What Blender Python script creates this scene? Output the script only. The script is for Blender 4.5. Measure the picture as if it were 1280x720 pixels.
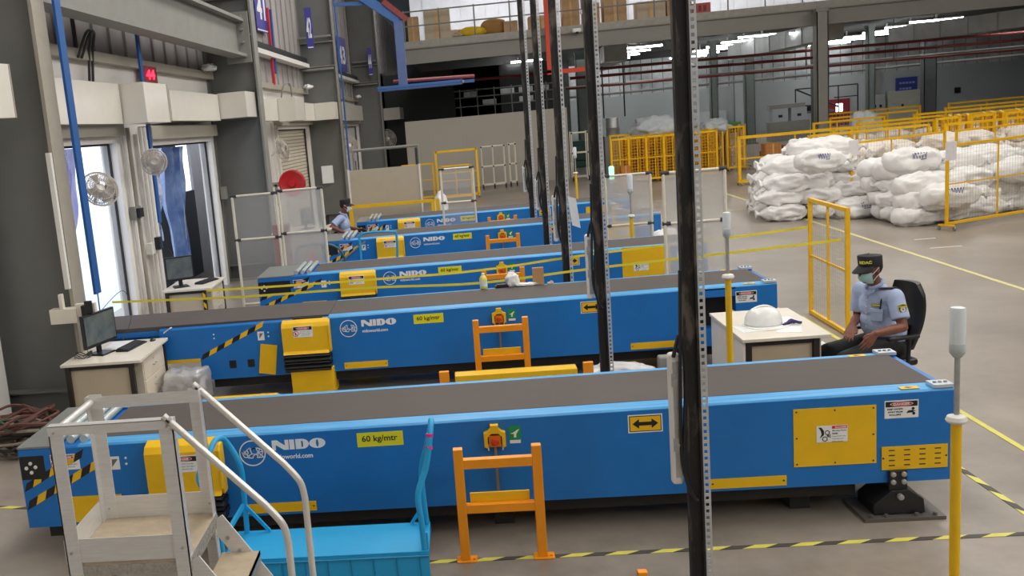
import bpy, bmesh, math, random
from mathutils import Vector, Matrix, noise
sc = bpy.context.scene
C = sc.collection
for o in list(bpy.data.objects): bpy.data.objects.remove(o)
# ------------------------------------------------------------------ camera
F_PX, YAW, PIT, ROL, CAM_H = 1274.915, -0.1022518, 0.1808774, 0.09225206, 3.0553
CXP, CYP = 452.6, 376.13
_f = Vector((math.sin(YAW)*math.cos(PIT), math.cos(YAW)*math.cos(PIT), -math.sin(PIT)))
_r = Vector((math.cos(YAW), -math.sin(YAW), 0)); _d = _f.cross(_r)
_r2 = _r*math.cos(ROL)+_d*math.sin(ROL); _d2 = -_r*math.sin(ROL)+_d*math.cos(ROL)
cd = bpy.data.cameras.new('camera'); cam = bpy.data.objects.new('camera', cd); C.objects.link(cam)
mw = Matrix.Identity(4)
for i in range(3):
    mw[i][0] = _r2[i]; mw[i][1] = -_d2[i]; mw[i][2] = -_f[i]
mw[0][3], mw[1][3], mw[2][3] = 0, 0, CAM_H
cam.matrix_world = mw
cd.sensor_width = 36; cd.lens = F_PX/1280*36
cd.shift_x = (640-CXP)/1280; cd.shift_y = (CYP-360)/1280
cd.clip_start = .05; cd.clip_end = 400
sc.camera = cam
# ------------------------------------------------------------------ world, roof lights and added fill lights
w = bpy.data.worlds.new('daylight'); sc.world = w; w.use_nodes = True
WORLD_STRENGTH = 2.1
nt = w.node_tree; bg = nt.nodes['Background']
tcw = nt.nodes.new('ShaderNodeTexCoord'); sep = nt.nodes.new('ShaderNodeSeparateXYZ'); rmp = nt.nodes.new('ShaderNodeValToRGB')
nt.links.new(tcw.outputs['Generated'], sep.inputs[0]); nt.links.new(sep.outputs['Z'], rmp.inputs[0])
rmp.color_ramp.elements[0].color = (.80, .84, .92, 1); rmp.color_ramp.elements[1].color = (.62, .75, 1, 1)
nt.links.new(rmp.outputs[0], bg.inputs[0]); bg.inputs[1].default_value = WORLD_STRENGTH
def area(name, loc, size, energy, color=(1, .97, .92), rot=(0, 0, 0)):
    l = bpy.data.lights.new(name, 'AREA'); l.shape = 'RECTANGLE'; l.size, l.size_y = size
    l.energy = energy; l.color = color
    o = bpy.data.objects.new(name, l); C.objects.link(o); o.location = loc; o.rotation_euler = rot
    return o
ROOF = 380
for ly in (-7, 1, 9, 18, 27):  # front row behind the camera is added fill for the conveyor faces
    for lx in (0, 9.5, 19):
        area('roof_and_fill_light', (lx, ly, 9.6), (2.2, 6), ROOF*(.35 if lx == 0 and ly < 5 else 1), rot=(0, (0, .45, .2)[(0, 9.5, 19).index(lx)], 0))
for lx in (2, 11, 20):
    area('mezzanine_fill', (lx, 44, 9.2), (6, 2), 300, (1, 1, 1))  # added fill above the mezzanine, brightens its rear wall
for lx in (8, 16.5, 25):
    area('under_mezzanine_fill', (lx, 50, 4.55), (5, 8), 130, (1, 1, 1))  # added fill lifting the dark below the deck, besides the tube lights
sc.view_settings.view_transform = 'Standard'; sc.view_settings.look = 'None'
sc.view_settings.gamma = 1; sc.view_settings.use_curve_mapping = False
sc.view_settings.exposure = 0.0
# ------------------------------------------------------------------ materials
def lin(h):
    h = h.lstrip('#'); v = [int(h[i:i+2], 16)/255 for i in (0, 2, 4)]
    return tuple((c/12.92 if c <= .04045 else ((c+.055)/1.055)**2.4) for c in v)+(1,)
MATS = {}
def mat(name, col, rough=.55, metal=0, var=.06, scale=6, bump=0, bscale=30, spec=.5, alpha=None, emit=0, trans=0, col2=None, stretch=None, coat=0):
    if name in MATS: return MATS[name]
    m = bpy.data.materials.new(name); m.use_nodes = True; n = m.node_tree.nodes; L = m.node_tree.links
    b = n['Principled BSDF']; c = lin(col)
    b.inputs['Roughness'].default_value = rough; b.inputs['Metallic'].default_value = metal
    b.inputs['Specular IOR Level'].default_value = spec; b.inputs['Coat Weight'].default_value = coat
    tc = n.new('ShaderNodeTexCoord'); mp = n.new('ShaderNodeMapping'); L.new(tc.outputs['Object'], mp.inputs[0])
    if stretch: mp.inputs['Scale'].default_value = stretch
    nz = n.new('ShaderNodeTexNoise'); nz.inputs['Scale'].default_value = scale; nz.inputs['Detail'].default_value = 5
    nz.inputs['Roughness'].default_value = .6
    L.new(mp.outputs[0], nz.inputs['Vector'])
    r = n.new('ShaderNodeValToRGB'); L.new(nz.outputs['Fac'], r.inputs[0])
    c2 = lin(col2) if col2 else tuple(min(1, x*(1+var)) for x in c[:3])+(1,)
    c1 = c if col2 else tuple(x*(1-var) for x in c[:3])+(1,)
    r.color_ramp.elements[0].position = .32; r.color_ramp.elements[1].position = .68
    r.color_ramp.elements[0].color = c1; r.color_ramp.elements[1].color = c2
    L.new(r.outputs[0], b.inputs['Base Color'])
    if bump:
        bp = n.new('ShaderNodeBump'); n2 = n.new('ShaderNodeTexNoise'); n2.inputs['Scale'].default_value = bscale; n2.inputs['Detail'].default_value = 4
        L.new(mp.outputs[0], n2.inputs['Vector']); L.new(n2.outputs['Fac'], bp.inputs['Height'])
        bp.inputs['Strength'].default_value = bump; bp.inputs['Distance'].default_value = .02; L.new(bp.outputs[0], b.inputs['Normal'])
    if alpha is not None: b.inputs['Alpha'].default_value = alpha
    if trans: b.inputs['Transmission Weight'].default_value = trans
    if emit:
        b.inputs['Emission Color'].default_value = c; b.inputs['Emission Strength'].default_value = emit
    MATS[name] = m
    return m
# ------------------------------------------------------------------ mesh collector
def catmull(P, n=6):
    P = [Vector(p) for p in P]; out = []
    for i in range(len(P)-1):
        a, b, c, d = P[max(i-1, 0)], P[i], P[i+1], P[min(i+2, len(P)-1)]
        for k in range(n):
            t = k/n
            out.append(.5*((2*b)+(c-a)*t+(2*a-5*b+4*c-d)*t*t+(3*b-a-3*c+d)*t**3))
    out.append(P[-1]); return out
class MB:
    def __init__(s): s.v = []; s.f = []; s.m = []; s.xf = None; s.sm = []
    def add(s, vs, fs, m=0, smooth=False):
        k = len(s.v)
        for v in vs:
            v = Vector(v); s.v.append(s.xf @ v if s.xf is not None else v)
        for f in fs: s.f.append([i+k for i in f]); s.m.append(m); s.sm.append(smooth)
        return s
    def box(s, x0, y0, z0, x1, y1, z1, m=0):
        vs = [(x, y, z) for z in (z0, z1) for y in (y0, y1) for x in (x0, x1)]
        return s.add(vs, [(0, 2, 3, 1), (4, 5, 7, 6), (0, 1, 5, 4), (2, 6, 7, 3), (0, 4, 6, 2), (1, 3, 7, 5)], m)
    def cbox(s, c, sz, R=None, m=0):
        vs = [Vector((x*sz[0]/2, y*sz[1]/2, z*sz[2]/2)) for z in (-1, 1) for y in (-1, 1) for x in (-1, 1)]
        if R is not None: vs = [R @ v for v in vs]
        return s.add([v+Vector(c) for v in vs], [(0, 2, 3, 1), (4, 5, 7, 6), (0, 1, 5, 4), (2, 6, 7, 3), (0, 4, 6, 2), (1, 3, 7, 5)], m)
    def beam(s, a, b, w, h, m=0, up=(0, 0, 1)):
        a, b = Vector(a), Vector(b); d = (b-a).normalized(); u = Vector(up)
        if abs(d.dot(u)) > .99: u = Vector((0, 1, 0))
        x = d.cross(u).normalized(); z = x.cross(d)
        vs = [p+x*i*w/2+z*j*h/2 for p in (a, b) for j in (-1, 1) for i in (-1, 1)]
        return s.add(vs, [(0, 1, 3, 2), (4, 6, 7, 5), (0, 4, 5, 1), (2, 3, 7, 6), (0, 2, 6, 4), (1, 5, 7, 3)], m)
    def tube(s, P, r, n=8, m=0, cap=True):
        P = [Vector(p) for p in P]; rs = r if isinstance(r, (list, tuple)) else [r]*len(P)
        k = len(P); vs = []; fs = []; pu = None
        for i, p in enumerate(P):
            d = (P[min(i+1, k-1)]-P[max(i-1, 0)])
            d = d.normalized() if d.length > 1e-9 else Vector((0, 0, 1))
            if pu is None:
                u = Vector((0, 0, 1)) if abs(d.z) < .9 else Vector((1, 0, 0))
            else: u = pu
            u = (u-d*u.dot(d))
            u = u.normalized() if u.length > 1e-6 else d.orthogonal().normalized()
            pu = u; x = d.cross(u)
            for j in range(n):
                a = 2*math.pi*j/n; vs.append(p+(u*math.cos(a)+x*math.sin(a))*rs[i])
        for i in range(k-1):
            for j in range(n):
                j2 = (j+1) % n; fs.append((i*n+j, i*n+j2, (i+1)*n+j2, (i+1)*n+j))
        s.add(vs, fs, m, True)
        if cap: s.add(vs[:n], [tuple(range(n))[::-1]], m); s.add(vs[-n:], [tuple(range(n))], m)
        return s
    def cyl(s, a, b, r, n=16, m=0): return s.tube([a, b], r, n, m)
    def lathe(s, prof, c, n=24, m=0, axis='z'):
        vs = []; fs = []; k = len(prof)
        for r, h in prof:
            for j in range(n):
                a = 2*math.pi*j/n
                if axis == 'z': vs.append((c[0]+r*math.cos(a), c[1]+r*math.sin(a), c[2]+h))
                elif axis == 'y': vs.append((c[0]+r*math.cos(a), c[1]+h, c[2]-r*math.sin(a)))
                else: vs.append((c[0]+h, c[1]+r*math.cos(a), c[2]+r*math.sin(a)))
        for i in range(k-1):
            for j in range(n):
                j2 = (j+1) % n; fs.append((i*n+j, i*n+j2, (i+1)*n+j2, (i+1)*n+j))
        fs.append(tuple(range(n))[::-1]); fs.append(tuple((k-1)*n+j for j in range(n)))
        return s.add(vs, fs, m, True)
    def prism(s, poly, d0, d1, plane='xz', m=0):
        # polygon in a plane, extruded along the third axis
        n = len(poly)
        def P(a, b, d): return {'xz': (a, d, b), 'yz': (d, a, b), 'xy': (a, b, d)}[plane]
        vs = [P(a, b, d0) for a, b in poly]+[P(a, b, d1) for a, b in poly]
        fs = [tuple(range(n))[::-1], tuple(range(n, 2*n))]+[(i, (i+1) % n, n+(i+1) % n, n+i) for i in range(n)]
        return s.add(vs, fs, m)
    def text(s, body, x, y, z, height, width=None, face='-y', m=0, bold=0, depth=.0015, shear=0, font_w=1):
        # writing standing on a vertical face; x, z = lower left corner
        cu = bpy.data.curves.new('t', 'FONT'); cu.body = body; cu.size = 1; cu.offset = bold; cu.extrude = 0.02; cu.shear = shear; cu.resolution_u = 3
        o = bpy.data.objects.new('t', cu); C.objects.link(o)
        dg = bpy.context.evaluated_depsgraph_get(); me = o.evaluated_get(dg).to_mesh()
        vs = [v.co.copy() for v in me.vertices]; fs = [tuple(p.vertices) for p in me.polygons]
        o.evaluated_get(dg).to_mesh_clear(); bpy.data.objects.remove(o); bpy.data.curves.remove(cu)
        if not vs: return s
        x0 = min(v.x for v in vs); x1 = max(v.x for v in vs); y0 = min(v.y for v in vs); y1 = max(v.y for v in vs)
        sy = height/(y1-y0); sx = (width/(x1-x0)) if width else sy
        out = []
        for v in vs:
            a = (v.x-x0)*sx; b = (v.y-y0)*sy; d = (v.z)/.02*depth/2
            if face == '-y': out.append((x+a, y-d-depth/2, z+b))
            elif face == '+x': out.append((x+d+depth/2, y+a, z+b))
            elif face == 'z': out.append((x+a, y+b, z+d+depth/2))
            else: out.append(face(a, b, d+depth/2))
        return s.add(out, fs, m)
    def build(s, name, mats, parent=None, origin=None, bevel=0, seg=2, auto=True):
        me = bpy.data.meshes.new(name)
        off = Vector((0, 0, 0))
        if parent is not None:
            off = Vector(parent.get('_o', (0, 0, 0)))
        elif origin is not None: off = Vector(origin)
        me.from_pydata([tuple(v-off) for v in s.v], [], s.f)
        if not isinstance(mats, (list, tuple)): mats = [mats]
        for q in mats: me.materials.append(q)
        me.polygons.foreach_set('material_index', s.m); me.polygons.foreach_set('use_smooth', s.sm)
        me.update()
        if auto:
            bm = bmesh.new(); bm.from_mesh(me); bmesh.ops.recalc_face_normals(bm, faces=bm.faces)
            for e in bm.edges:
                if len(e.link_faces) == 2 and e.calc_face_angle(0) > .75: e.smooth = False
            bm.to_mesh(me); bm.free()
        o = bpy.data.objects.new(name, me); C.objects.link(o)
        if parent is not None: o.parent = parent; o['_o'] = tuple(off)
        elif origin is not None: o.location = origin; o['_o'] = tuple(origin)
        if bevel:
            b = o.modifiers.new('b', 'BEVEL'); b.width = bevel; b.segments = seg; b.limit_method = 'ANGLE'; b.angle_limit = .6
        return o
def tag(o, label=None, cat=None, group=None, kind=None):
    if label: o['label'] = label
    if cat: o['category'] = cat
    if group: o['group'] = group
    if kind: o['kind'] = kind
    return o
def thing(name, loc, label, cat, group=None):
    o = bpy.data.objects.new(name, None); C.objects.link(o); o.location = loc; o['_o'] = tuple(loc); o.empty_display_size = .1
    return tag(o, label, cat, group)
def struct(o): o['kind'] = 'structure'; return o
def kids(o): return [c for c in bpy.data.objects if c.parent == o]
def copy_tree(o, parent=None, loc=None, rz=None, label=None):
    c = o.copy(); C.objects.link(c)
    if parent is not None: c.parent = parent
    if loc is not None: c.location = loc
    if rz is not None: c.rotation_euler = (0, 0, rz)
    if label: c['label'] = label
    for k in kids(o): copy_tree(k, c)
    return c
rnd = random.Random(4)
# palette
BLUE = mat('conveyor_blue_paint', '#1673c4', .42, var=.05, scale=3)
BLUE_TOP = mat('worn_blue_edge', '#3d97d8', .5, scale=4, col2='#5fb0e6', stretch=(.6, 8, 8))
BELT = mat('conveyor_belt_rubber', '#544c48', .72, var=.06, scale=2, bump=.1, bscale=200)
YEL = mat('yellow_paint', '#f0bf12', .45, var=.04)
YEL2 = mat('yellow_cage_paint', '#f3bd0a', .42, var=.05)
ORG = mat('orange_yellow_paint', '#f69a12', .45, var=.05)
BLK = mat('black_rubber', '#17171a', .5, var=.15)
BLKP = mat('black_plastic', '#1c1c20', .4, var=.08)
WHT = mat('white_print', '#eef0f0', .5, var=.02)
WHITE = mat('white_powder_coat', '#e6e3de', .45, var=.03)
RED = mat('red_print', '#cf2530', .5, var=.03)
GREY = mat('grey_steel_paint', '#8b8a85', .55, var=.06, scale=3)
GREYD = mat('dark_grey_column_paint', '#6f706d', .6, var=.07, scale=2)
ALU = mat('brushed_aluminium', '#dddcda', .4, metal=.35, var=.06, scale=8, stretch=(1, 1, 12))
STEEL = mat('galvanised_steel', '#b4b5b4', .4, metal=.6, var=.1, scale=20)
SCREW = mat('dark_screw', '#33302c', .5)
GRN = mat('green_print', '#129457', .5, var=.03)
# ================================================================== structure
# floor: worn polished concrete
def floor_mat():
    m = bpy.data.materials.new('polished_concrete'); m.use_nodes = True; n = m.node_tree.nodes; L = m.node_tree.links; b = n['Principled BSDF']
    tc = n.new('ShaderNodeTexCoord')
    def nz(s, d=6, r=.6):
        q = n.new('ShaderNodeTexNoise'); q.inputs['Scale'].default_value = s; q.inputs['Detail'].default_value = d; q.inputs['Roughness'].default_value = r
        L.new(tc.outputs['Object'], q.inputs['Vector']); return q
    a = nz(.35); c = nz(3.2, 8, .7)
    mx = n.new('ShaderNodeMath'); mx.operation = 'MULTIPLY_ADD'; mx.inputs[1].default_value = .35
    L.new(c.outputs['Fac'], mx.inputs[0])
    m2 = n.new('ShaderNodeMath'); m2.operation = 'MULTIPLY'; m2.inputs[1].default_value = .65; L.new(a.outputs['Fac'], m2.inputs[0]); L.new(m2.outputs[0], mx.inputs[2])
    r = n.new('ShaderNodeValToRGB'); L.new(mx.outputs[0], r.inputs[0])
    e = r.color_ramp.elements; e[0].position = .36; e[0].color = lin('#7a7166'); e[1].position = .62; e[1].color = lin('#a0968b')
    L.new(r.outputs[0], b.inputs['Base Color'])
    rr = n.new('ShaderNodeMapRange'); rr.inputs['To Min'].default_value = .22; rr.inputs['To Max'].default_value = .42
    L.new(c.outputs['Fac'], rr.inputs['Value']); L.new(rr.outputs[0], b.inputs['Roughness'])
    b.inputs['Specular IOR Level'].default_value = .4
    return m
FLOOR = floor_mat()
struct(MB().box(-6.2, -14, -.2, 42, 70, 0).build('floor', FLOOR))
WALLW = mat('white_wall_panel', '#ebe8e4', .5, var=.03, scale=1)
WALLG = mat('grey_cladding', '#93908f', .6, scale=1.5, col2='#aea7a6', stretch=(1, 1, .25))
# roof, far side walls (bound the hall so that daylight only comes through the doors)
ROOFM = mat('roof_sheet', '#b5b5b0', .7)
struct(MB().box(-6.2, -14, 10, 42, 70, 10.15).build('ceiling', ROOFM))
struct(MB().box(42, -14, 0, 42.2, 70, 10).build('wall_right', WALLG))
struct(MB().box(-6.2, -14.2, 0, 42, -14, 10).build('wall_front', WALLG))
# ---- left (dock) wall, slightly oblique to the conveyors
AW = .056
_d = Vector((math.sin(AW), math.cos(AW), 0)); _n = Vector((math.cos(AW), -math.sin(AW), 0)); _p = Vector((-4.2, 10.65, 0))
def WX(u, off, z): 
    v = _p+_d*u+_n*off; return Vector((v.x, v.y, z*(1-.0058*max(u, 0))))
class WMB(MB):
    # x = out from the wall, y = along the wall, z = up
    def add(s, vs, fs, m=0, smooth=False):
        return MB.add(s, [WX(v[1], v[0], v[2]) for v in [Vector(q) for q in vs]], fs, m, smooth)
def wthing(name, u, off, z, *a): return thing(name, tuple(WX(u, off, z)), *a)
COLS = [0, 9.4, 18.9, 28.6]
DOORS = [(.35, 3.95, 3.03), (5.3, 8.75, 2.95), (14.6, 18.5, 3.12), (23.6, 28.2, 3.12)]
HD = 4.25
# lower wall built around the four door openings
wl = WMB(); cuts = sorted(DOORS)
edge = -26
for a, b, h in cuts:
    wl.box(-1.15, edge, 0, -1, a, HD); wl.box(-1.15, a, h, -1, b, HD); edge = b
wl.box(-1.15, edge, 0, -1, 49, HD)
struct(wl.build('wall_left', WALLW))
q = WMB(); q.box(-1, -20, 0, -.84, -.25, 4.25); struct(q.build('wall_left_near', WALLW))
up = WMB(); y = -26
while y < 49:
    up.box(-1.2, y, HD, -1.02, y+.62, 9.9); up.box(-1.02, y+.1, HD, -.98, y+.16, 9.9); y += .62
struct(up.build('wall_left_cladding', WALLG)).name = 'wall_left_upper'
BEIGE = mat('beige_rail_paint', '#a49e91', .5, var=.05)
for k, (a, b) in enumerate([(-9, 0), (0, 9.4), (9.4, 18.9), (18.9, 28.6), (28.6, 38)]):
    q = WMB(); q.box(-1, a+.15, HD-.06, -.86, b-.1, HD+.08); struct(q.build('trim_%d' % (k+1), BEIGE))
BLKG = mat('dark_gutter_strip', '#26272a', .5)  # dark gutter strip above the white rail
# second rail with gutter above bays 2 and 3 (near bay has a deep crane beam instead)
for k, (a, b) in enumerate([(9.4, 18.9), (18.9, 28.6)]):
    q = WMB(); q.box(-1, a+.2, 5.0, -.75, b-.1, 5.12); q.box(-1, a+.2, 5.14, -.8, b-.1, 5.3, 1); struct(q.build('trim_%d' % (k+6), [WHITE, BLKG]))
# columns
for k, u in enumerate(COLS):
    lab = ['grey steel wall column nearest the camera, beside the computer desk', 'grey steel wall column between the second and third dock doors',
           'grey steel wall column with a paper notice and blue cable pole beside it', 'grey steel wall column farthest along the dock wall'][k]
    t = wthing('steel_column', u, -.5, 0, lab, 'column')
    q = WMB(); q.box(-1, u-.02, 0, -.02, u+.02, 9.6); q.build('column_web', GREYD, t)
    q = WMB(); q.box(-.02, u-.15, 0, .02, u+.15, 9.6); q.build('flange', BEIGE if k == 0 else GREY, t)
    q = WMB(); q.box(-1.0, u-.15, 0, -.96, u+.15, 9.6); q.build('flange', GREYD, t)
    q = WMB(); q.box(-1.02, u-.22, 0, .06, u+.22, .03); 
    q.box(-1, u-.15, .35 if k == 0 else .3, -.02, u, .37 if k == 0 else .32); q.build('base_plate', GREYD, t)
    if k:
        q = WMB()
        for z in (5.0, 5.75): q.box(-1, u-.15, z, -.02, u, z+.03)
        for z in (4.9, 5.9): q.box(-.95, u-.25, z, -.05, u-.16, z+.06)
        q.build('stiffener', GREY, t)
# deep I beam across the first bay
t = wthing('crane_beam', 4.7, -.25, 4.6, 'deep grey steel I-beam spanning above the two nearest dock doors', 'beam')
q = WMB(); q.box(-.28, .02, 4.62, -.25, 9.2, 5.25); q.build('beam_web', GREY, t)
q = WMB(); q.box(-.42, .02, 4.56, -.1, 9.2, 4.62); q.build('flange', GREY, t)
q = WMB(); q.box(-.42, .02, 5.25, -.1, 9.2, 5.31); q.build('flange', GREY, t)
q = WMB(); q.box(-.5, 9.12, 4.45, -.02, 9.16, 5.45)
for z in (4.6, 4.85, 5.1, 5.35): q.tube([(-.15, 9.02, z), (-.15, 9.12, z)], .03, 6)
q.build('end_plate', GREY, t)
# horizontal stub beams tying columns higher up
t = wthing('tie_beam', 8.6, -.6, 5.8, 'thin horizontal steel tie above the crane beam end', 'beam')
q = WMB(); q.box(-.9, 7.0, 5.78, -.1, 7.08, 5.9); q.box(-.5, 7.08, 5.8, -.4, 9.3, 5.88); q.build('tie_bar', GREY, t)
# dock doors: frames, roller box, what stands in each opening
DFR = mat('door_frame_white', '#eae7e1', .45, var=.03)
DARK = mat('dark_door_gap', '#1c1d20', .6)
SHUT = mat('roller_shutter_slats', '#d5cdbc', .5, var=.03)
for i, (a, b, h) in enumerate(DOORS):
    q = WMB()
    q.box(-1.12, a-.14, 0, -.9, a, h+.05); q.box(-1.12, b, 0, -.9, b+.14, h+.05); q.box(-1.12, a-.14, h, -.9, b+.14, h+.12)
    q.box(-1.0, b+.2, 0, -.94, b+.32, h+.2); q.box(-1.0, a-.34, 0, -.94, a-.24, h+.2)
    q.box(-1.03, b-.03, 0, -1.0, b, h, 1); q.box(-1.03, a, h-.03, -1.0, b, h, 1)
    d = struct(q.build('door_%d' % (i+1), [DFR, DARK]))
    q = WMB(); q.box(-1, a-.1, h+.1, -.78, b+.1, h+.32); q.build('roller_box', BEIGE, d)
# outside of door 1: pale lorry tail with loose plastic, bright apron
APR = mat('sunlit_apron', '#f2f2f0', .8)
struct(MB().box(-60, -20, -1.2, -6.25, 70, -1.0).build('ground_outside', APR))
PALEBLUE = mat('pale_blue_tarp', '#7db6de', .6, var=.06, scale=1)
t = wthing('dock_curtain', 1.6, -1.6, 0, 'pale blue plastic curtain hanging outside the nearest bright dock door', 'curtain')
q = WMB()
for k in range(16):
    u0 = .2+k*.11; w0 = .06*math.sin(k*1.3)
    q.add([(-1.5+w0, u0, 0), (-1.5-w0, u0+.11, 0), (-1.5-w0, u0+.11-.02*k, 3.0), (-1.5+w0, u0-.02*k, 3.0), (-1.52+w0, u0, 0), (-1.52-w0, u0+.11, 0), (-1.52-w0, u0+.11-.02*k, 3.0), (-1.52+w0, u0-.02*k, 3.0)],
          [(0, 1, 2, 3), (7, 6, 5, 4), (0, 4, 5, 1), (1, 5, 6, 2), (2, 6, 7, 3), (3, 7, 4, 0)], 0)
q.build('curtain_sheet', PALEBLUE, t)
FILM = mat('lilac_plastic_film', '#8f92dd', .2, alpha=.7, var=.1, scale=4)
def film(name, u0, u1, z0, z1, off, label, cat, m, seed, amp=.1):
    q = WMB(); nx, nz = 14, 20; vs = []; fs = []
    for side in (0, .006):
        for j in range(nz+1):
            for i in range(nx+1):
                fu = i/nx; fz = j/nz; hang = 1-fz
                u = u0+(u1-u0)*fu*(1-.35*hang)+.12*noise.noise((fu*3, fz*4, seed)); z = z0+(z1-z0)*fz
                vs.append((off+side+amp*noise.noise((fu*6, fz*2.5, seed+3))+.5*amp*math.sin(fu*17+2*fz), u, z))
    N = (nx+1)*(nz+1)
    for j in range(nz):
        for i in range(nx):
            a = j*(nx+1)+i; fs.append((a, a+1, a+nx+2, a+nx+1)); fs.append((N+a+nx+1, N+a+nx+2, N+a+1, N+a))
    q.add(vs, fs, 0, True)
    o = q.build(name, m, None, tuple(WX((u0+u1)/2, off, z0))); return tag(o, label, cat)
film('plastic_film', 1.5, 3.3, .7, 3.0, -1.25, 'crumpled lilac plastic film hanging in the nearest bright dock door', 'plastic film', FILM, 2.1)
# door 2: dark lorry interior with a bright gap and blue stretch film
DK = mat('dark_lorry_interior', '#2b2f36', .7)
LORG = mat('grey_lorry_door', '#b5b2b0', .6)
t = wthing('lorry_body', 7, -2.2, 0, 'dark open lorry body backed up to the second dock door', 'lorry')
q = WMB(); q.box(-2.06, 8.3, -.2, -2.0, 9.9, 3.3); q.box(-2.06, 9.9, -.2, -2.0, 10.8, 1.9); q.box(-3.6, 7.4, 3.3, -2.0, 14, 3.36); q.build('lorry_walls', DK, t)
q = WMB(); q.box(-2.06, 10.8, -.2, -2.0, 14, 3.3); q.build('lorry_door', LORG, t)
BFILM = mat('blue_stretch_film', '#3d5d9c', .18, alpha=.82, scale=2, col2='#7f97c2')
film('stretch_film', 6.6, 8.0, .3, 2.9, -1.22, 'dark blue stretch film hanging in the second dock door', 'plastic film', BFILM, 7.7, .14)
FILMC = mat('clear_shiny_film', '#aab2c8', .1, alpha=.45, var=.2)
film('clear_film', 5.4, 6.5, 1.3, 2.9, -1.2, 'clear shiny film bunched at the left of the second dock door', 'plastic film', FILMC, 11.7, .14)
# door 3: closed roller shutter; door 4: white closed door with a dark handle slot
q = WMB(); z = 0
while z < 3.1:
    q.prism([(-1.08, z), (-1.05, z+.01), (-1.05, z+.06), (-1.08, z+.075)], 14.6, 18.5, 'yz') if False else q.add([(-1.09, 14.6, z), (-1.05, 14.6, z+.015), (-1.05, 14.6, z+.085), (-1.09, 14.6, z+.1), (-1.09, 18.5, z), (-1.05, 18.5, z+.015), (-1.05, 18.5, z+.085), (-1.09, 18.5, z+.1)], [(0, 4, 5, 1), (1, 5, 6, 2), (2, 6, 7, 3), (0, 1, 2, 3), (4, 7, 6, 5), (0, 3, 7, 4)])
    z += .1
q.build('roller_shutter', SHUT, bpy.data.objects['door_3'])
WSH = mat('bright_white_door', '#f1f1f4', .5)
q = WMB(); q.box(-1.09, 23.6, 0, -1.05, 28.2, 3.1); q.build('door_leaf', WSH, bpy.data.objects['door_4'])
q = WMB(); q.box(-1.05, 27.1, .95, -1.02, 27.6, 1.6); q.build('door_handle', DARK, bpy.data.objects['door_4'])
# ---- partition wall and far wall
PART = mat('beige_partition_panel', '#b3ada2', .6, var=.03, scale=.6)
struct(MB().box(-1.75, 38.5, 0, 4.2, 38.7, 2.6).build('wall_partition', PART)).name = 'wall_middle'
FARW = mat('pale_far_wall', '#a9b1b2', .65, var=.04, scale=.4)
struct(MB().box(-6, 60, 0, 42, 60.3, 2.7).build('wall_back', FARW))
FARU = mat('translucent_far_cladding', '#cfd3d4', .6, scale=.8, col2='#8f9698')
q = MB(); x = -6.0
while x < 42:
    q.box(x, 60, 2.7, x+.55, 60.2, 4.6, 0); q.box(x+.55, 60.05, 2.7, x+.6, 60.2, 4.6, 1); x += .6
struct(q.build('wall_back_upper', [FARU, GREYD]))
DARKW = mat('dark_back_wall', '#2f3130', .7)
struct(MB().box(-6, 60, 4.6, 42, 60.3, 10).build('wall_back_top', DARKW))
# dark grid glazing left behind the partition
GL = mat('dark_glazing', '#202527', .25)
GRID = mat('grey_window_grid', '#777d7d', .5)
struct(MB().box(-3.0, 46, 0, -2.9, 60, 4.7).box(-3.0, 46, 0, 2.2, 46.2, 4.6).build('wall_rear_left', DARKW))
q = MB()
q.box(.2, 46.0, 2.2, 4.6, 46.1, 4.6)
win = struct(q.build('window_1', GL))
q = MB()
for z in (2.4, 2.9, 3.3, 3.6): q.box(.2, 45.94, z, 4.6, 46.0, z+.05)
x = .4
while x < 4.6: q.box(x, 45.93, 2.2, x+.05, 45.99, 3.7); x += .75
q.build('window_grid', GRID, win)
q = MB()
for x, z in ((.6, 3.35), (1.4, 2.95), (2.2, 3.35), (3.0, 3.35), (3.0, 2.95), (3.7, 3.35)): q.box(x, 45.95, z, x+.6, 45.99, z+.22)
q.build('window_pane', FARU, win)
# ---- mezzanine
MZ = mat('mezzanine_steel', '#8c8a84', .6, var=.05, scale=1)
MZC = mat('mezzanine_slab_concrete', '#a5a29a', .7, var=.12, scale=6)
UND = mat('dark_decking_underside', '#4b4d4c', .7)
q = MB(); q.box(-1.5, 37.5, 5.18, 42, 60, 5.42)
mzf = struct(q.build('floor_mezzanine', MZC))
q = MB(); q.box(-1.5, 37.5, 4.66, 42, 37.56, 5.14); q.box(-1.5, 37.42, 5.14, 42, 37.8, 5.18); q.box(-1.5, 37.42, 4.62, 42, 37.8, 4.66)
struct(q.build('mezzanine_edge_beam', MZ)).name = 'trim_8'
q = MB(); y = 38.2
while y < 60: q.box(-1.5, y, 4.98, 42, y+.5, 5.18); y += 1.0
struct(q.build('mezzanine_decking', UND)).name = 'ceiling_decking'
# haunches: thickened ribs under the edge beam
# rear wall of the mezzanine: bright profiled sheets
q = MB(); x = -1.5
BR = mat('bright_profiled_sheet', '#e2e3ea', .6, scale=.7, col2='#c9cad0')
while x < 42:
    q.box(x, 47.0, 5.42, x+.5, 47.1, 9.9); q.box(x+.5, 47.04, 5.42, x+.56, 47.1, 9.9); x += .56
struct(q.build('wall_mezzanine', BR))
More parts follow.
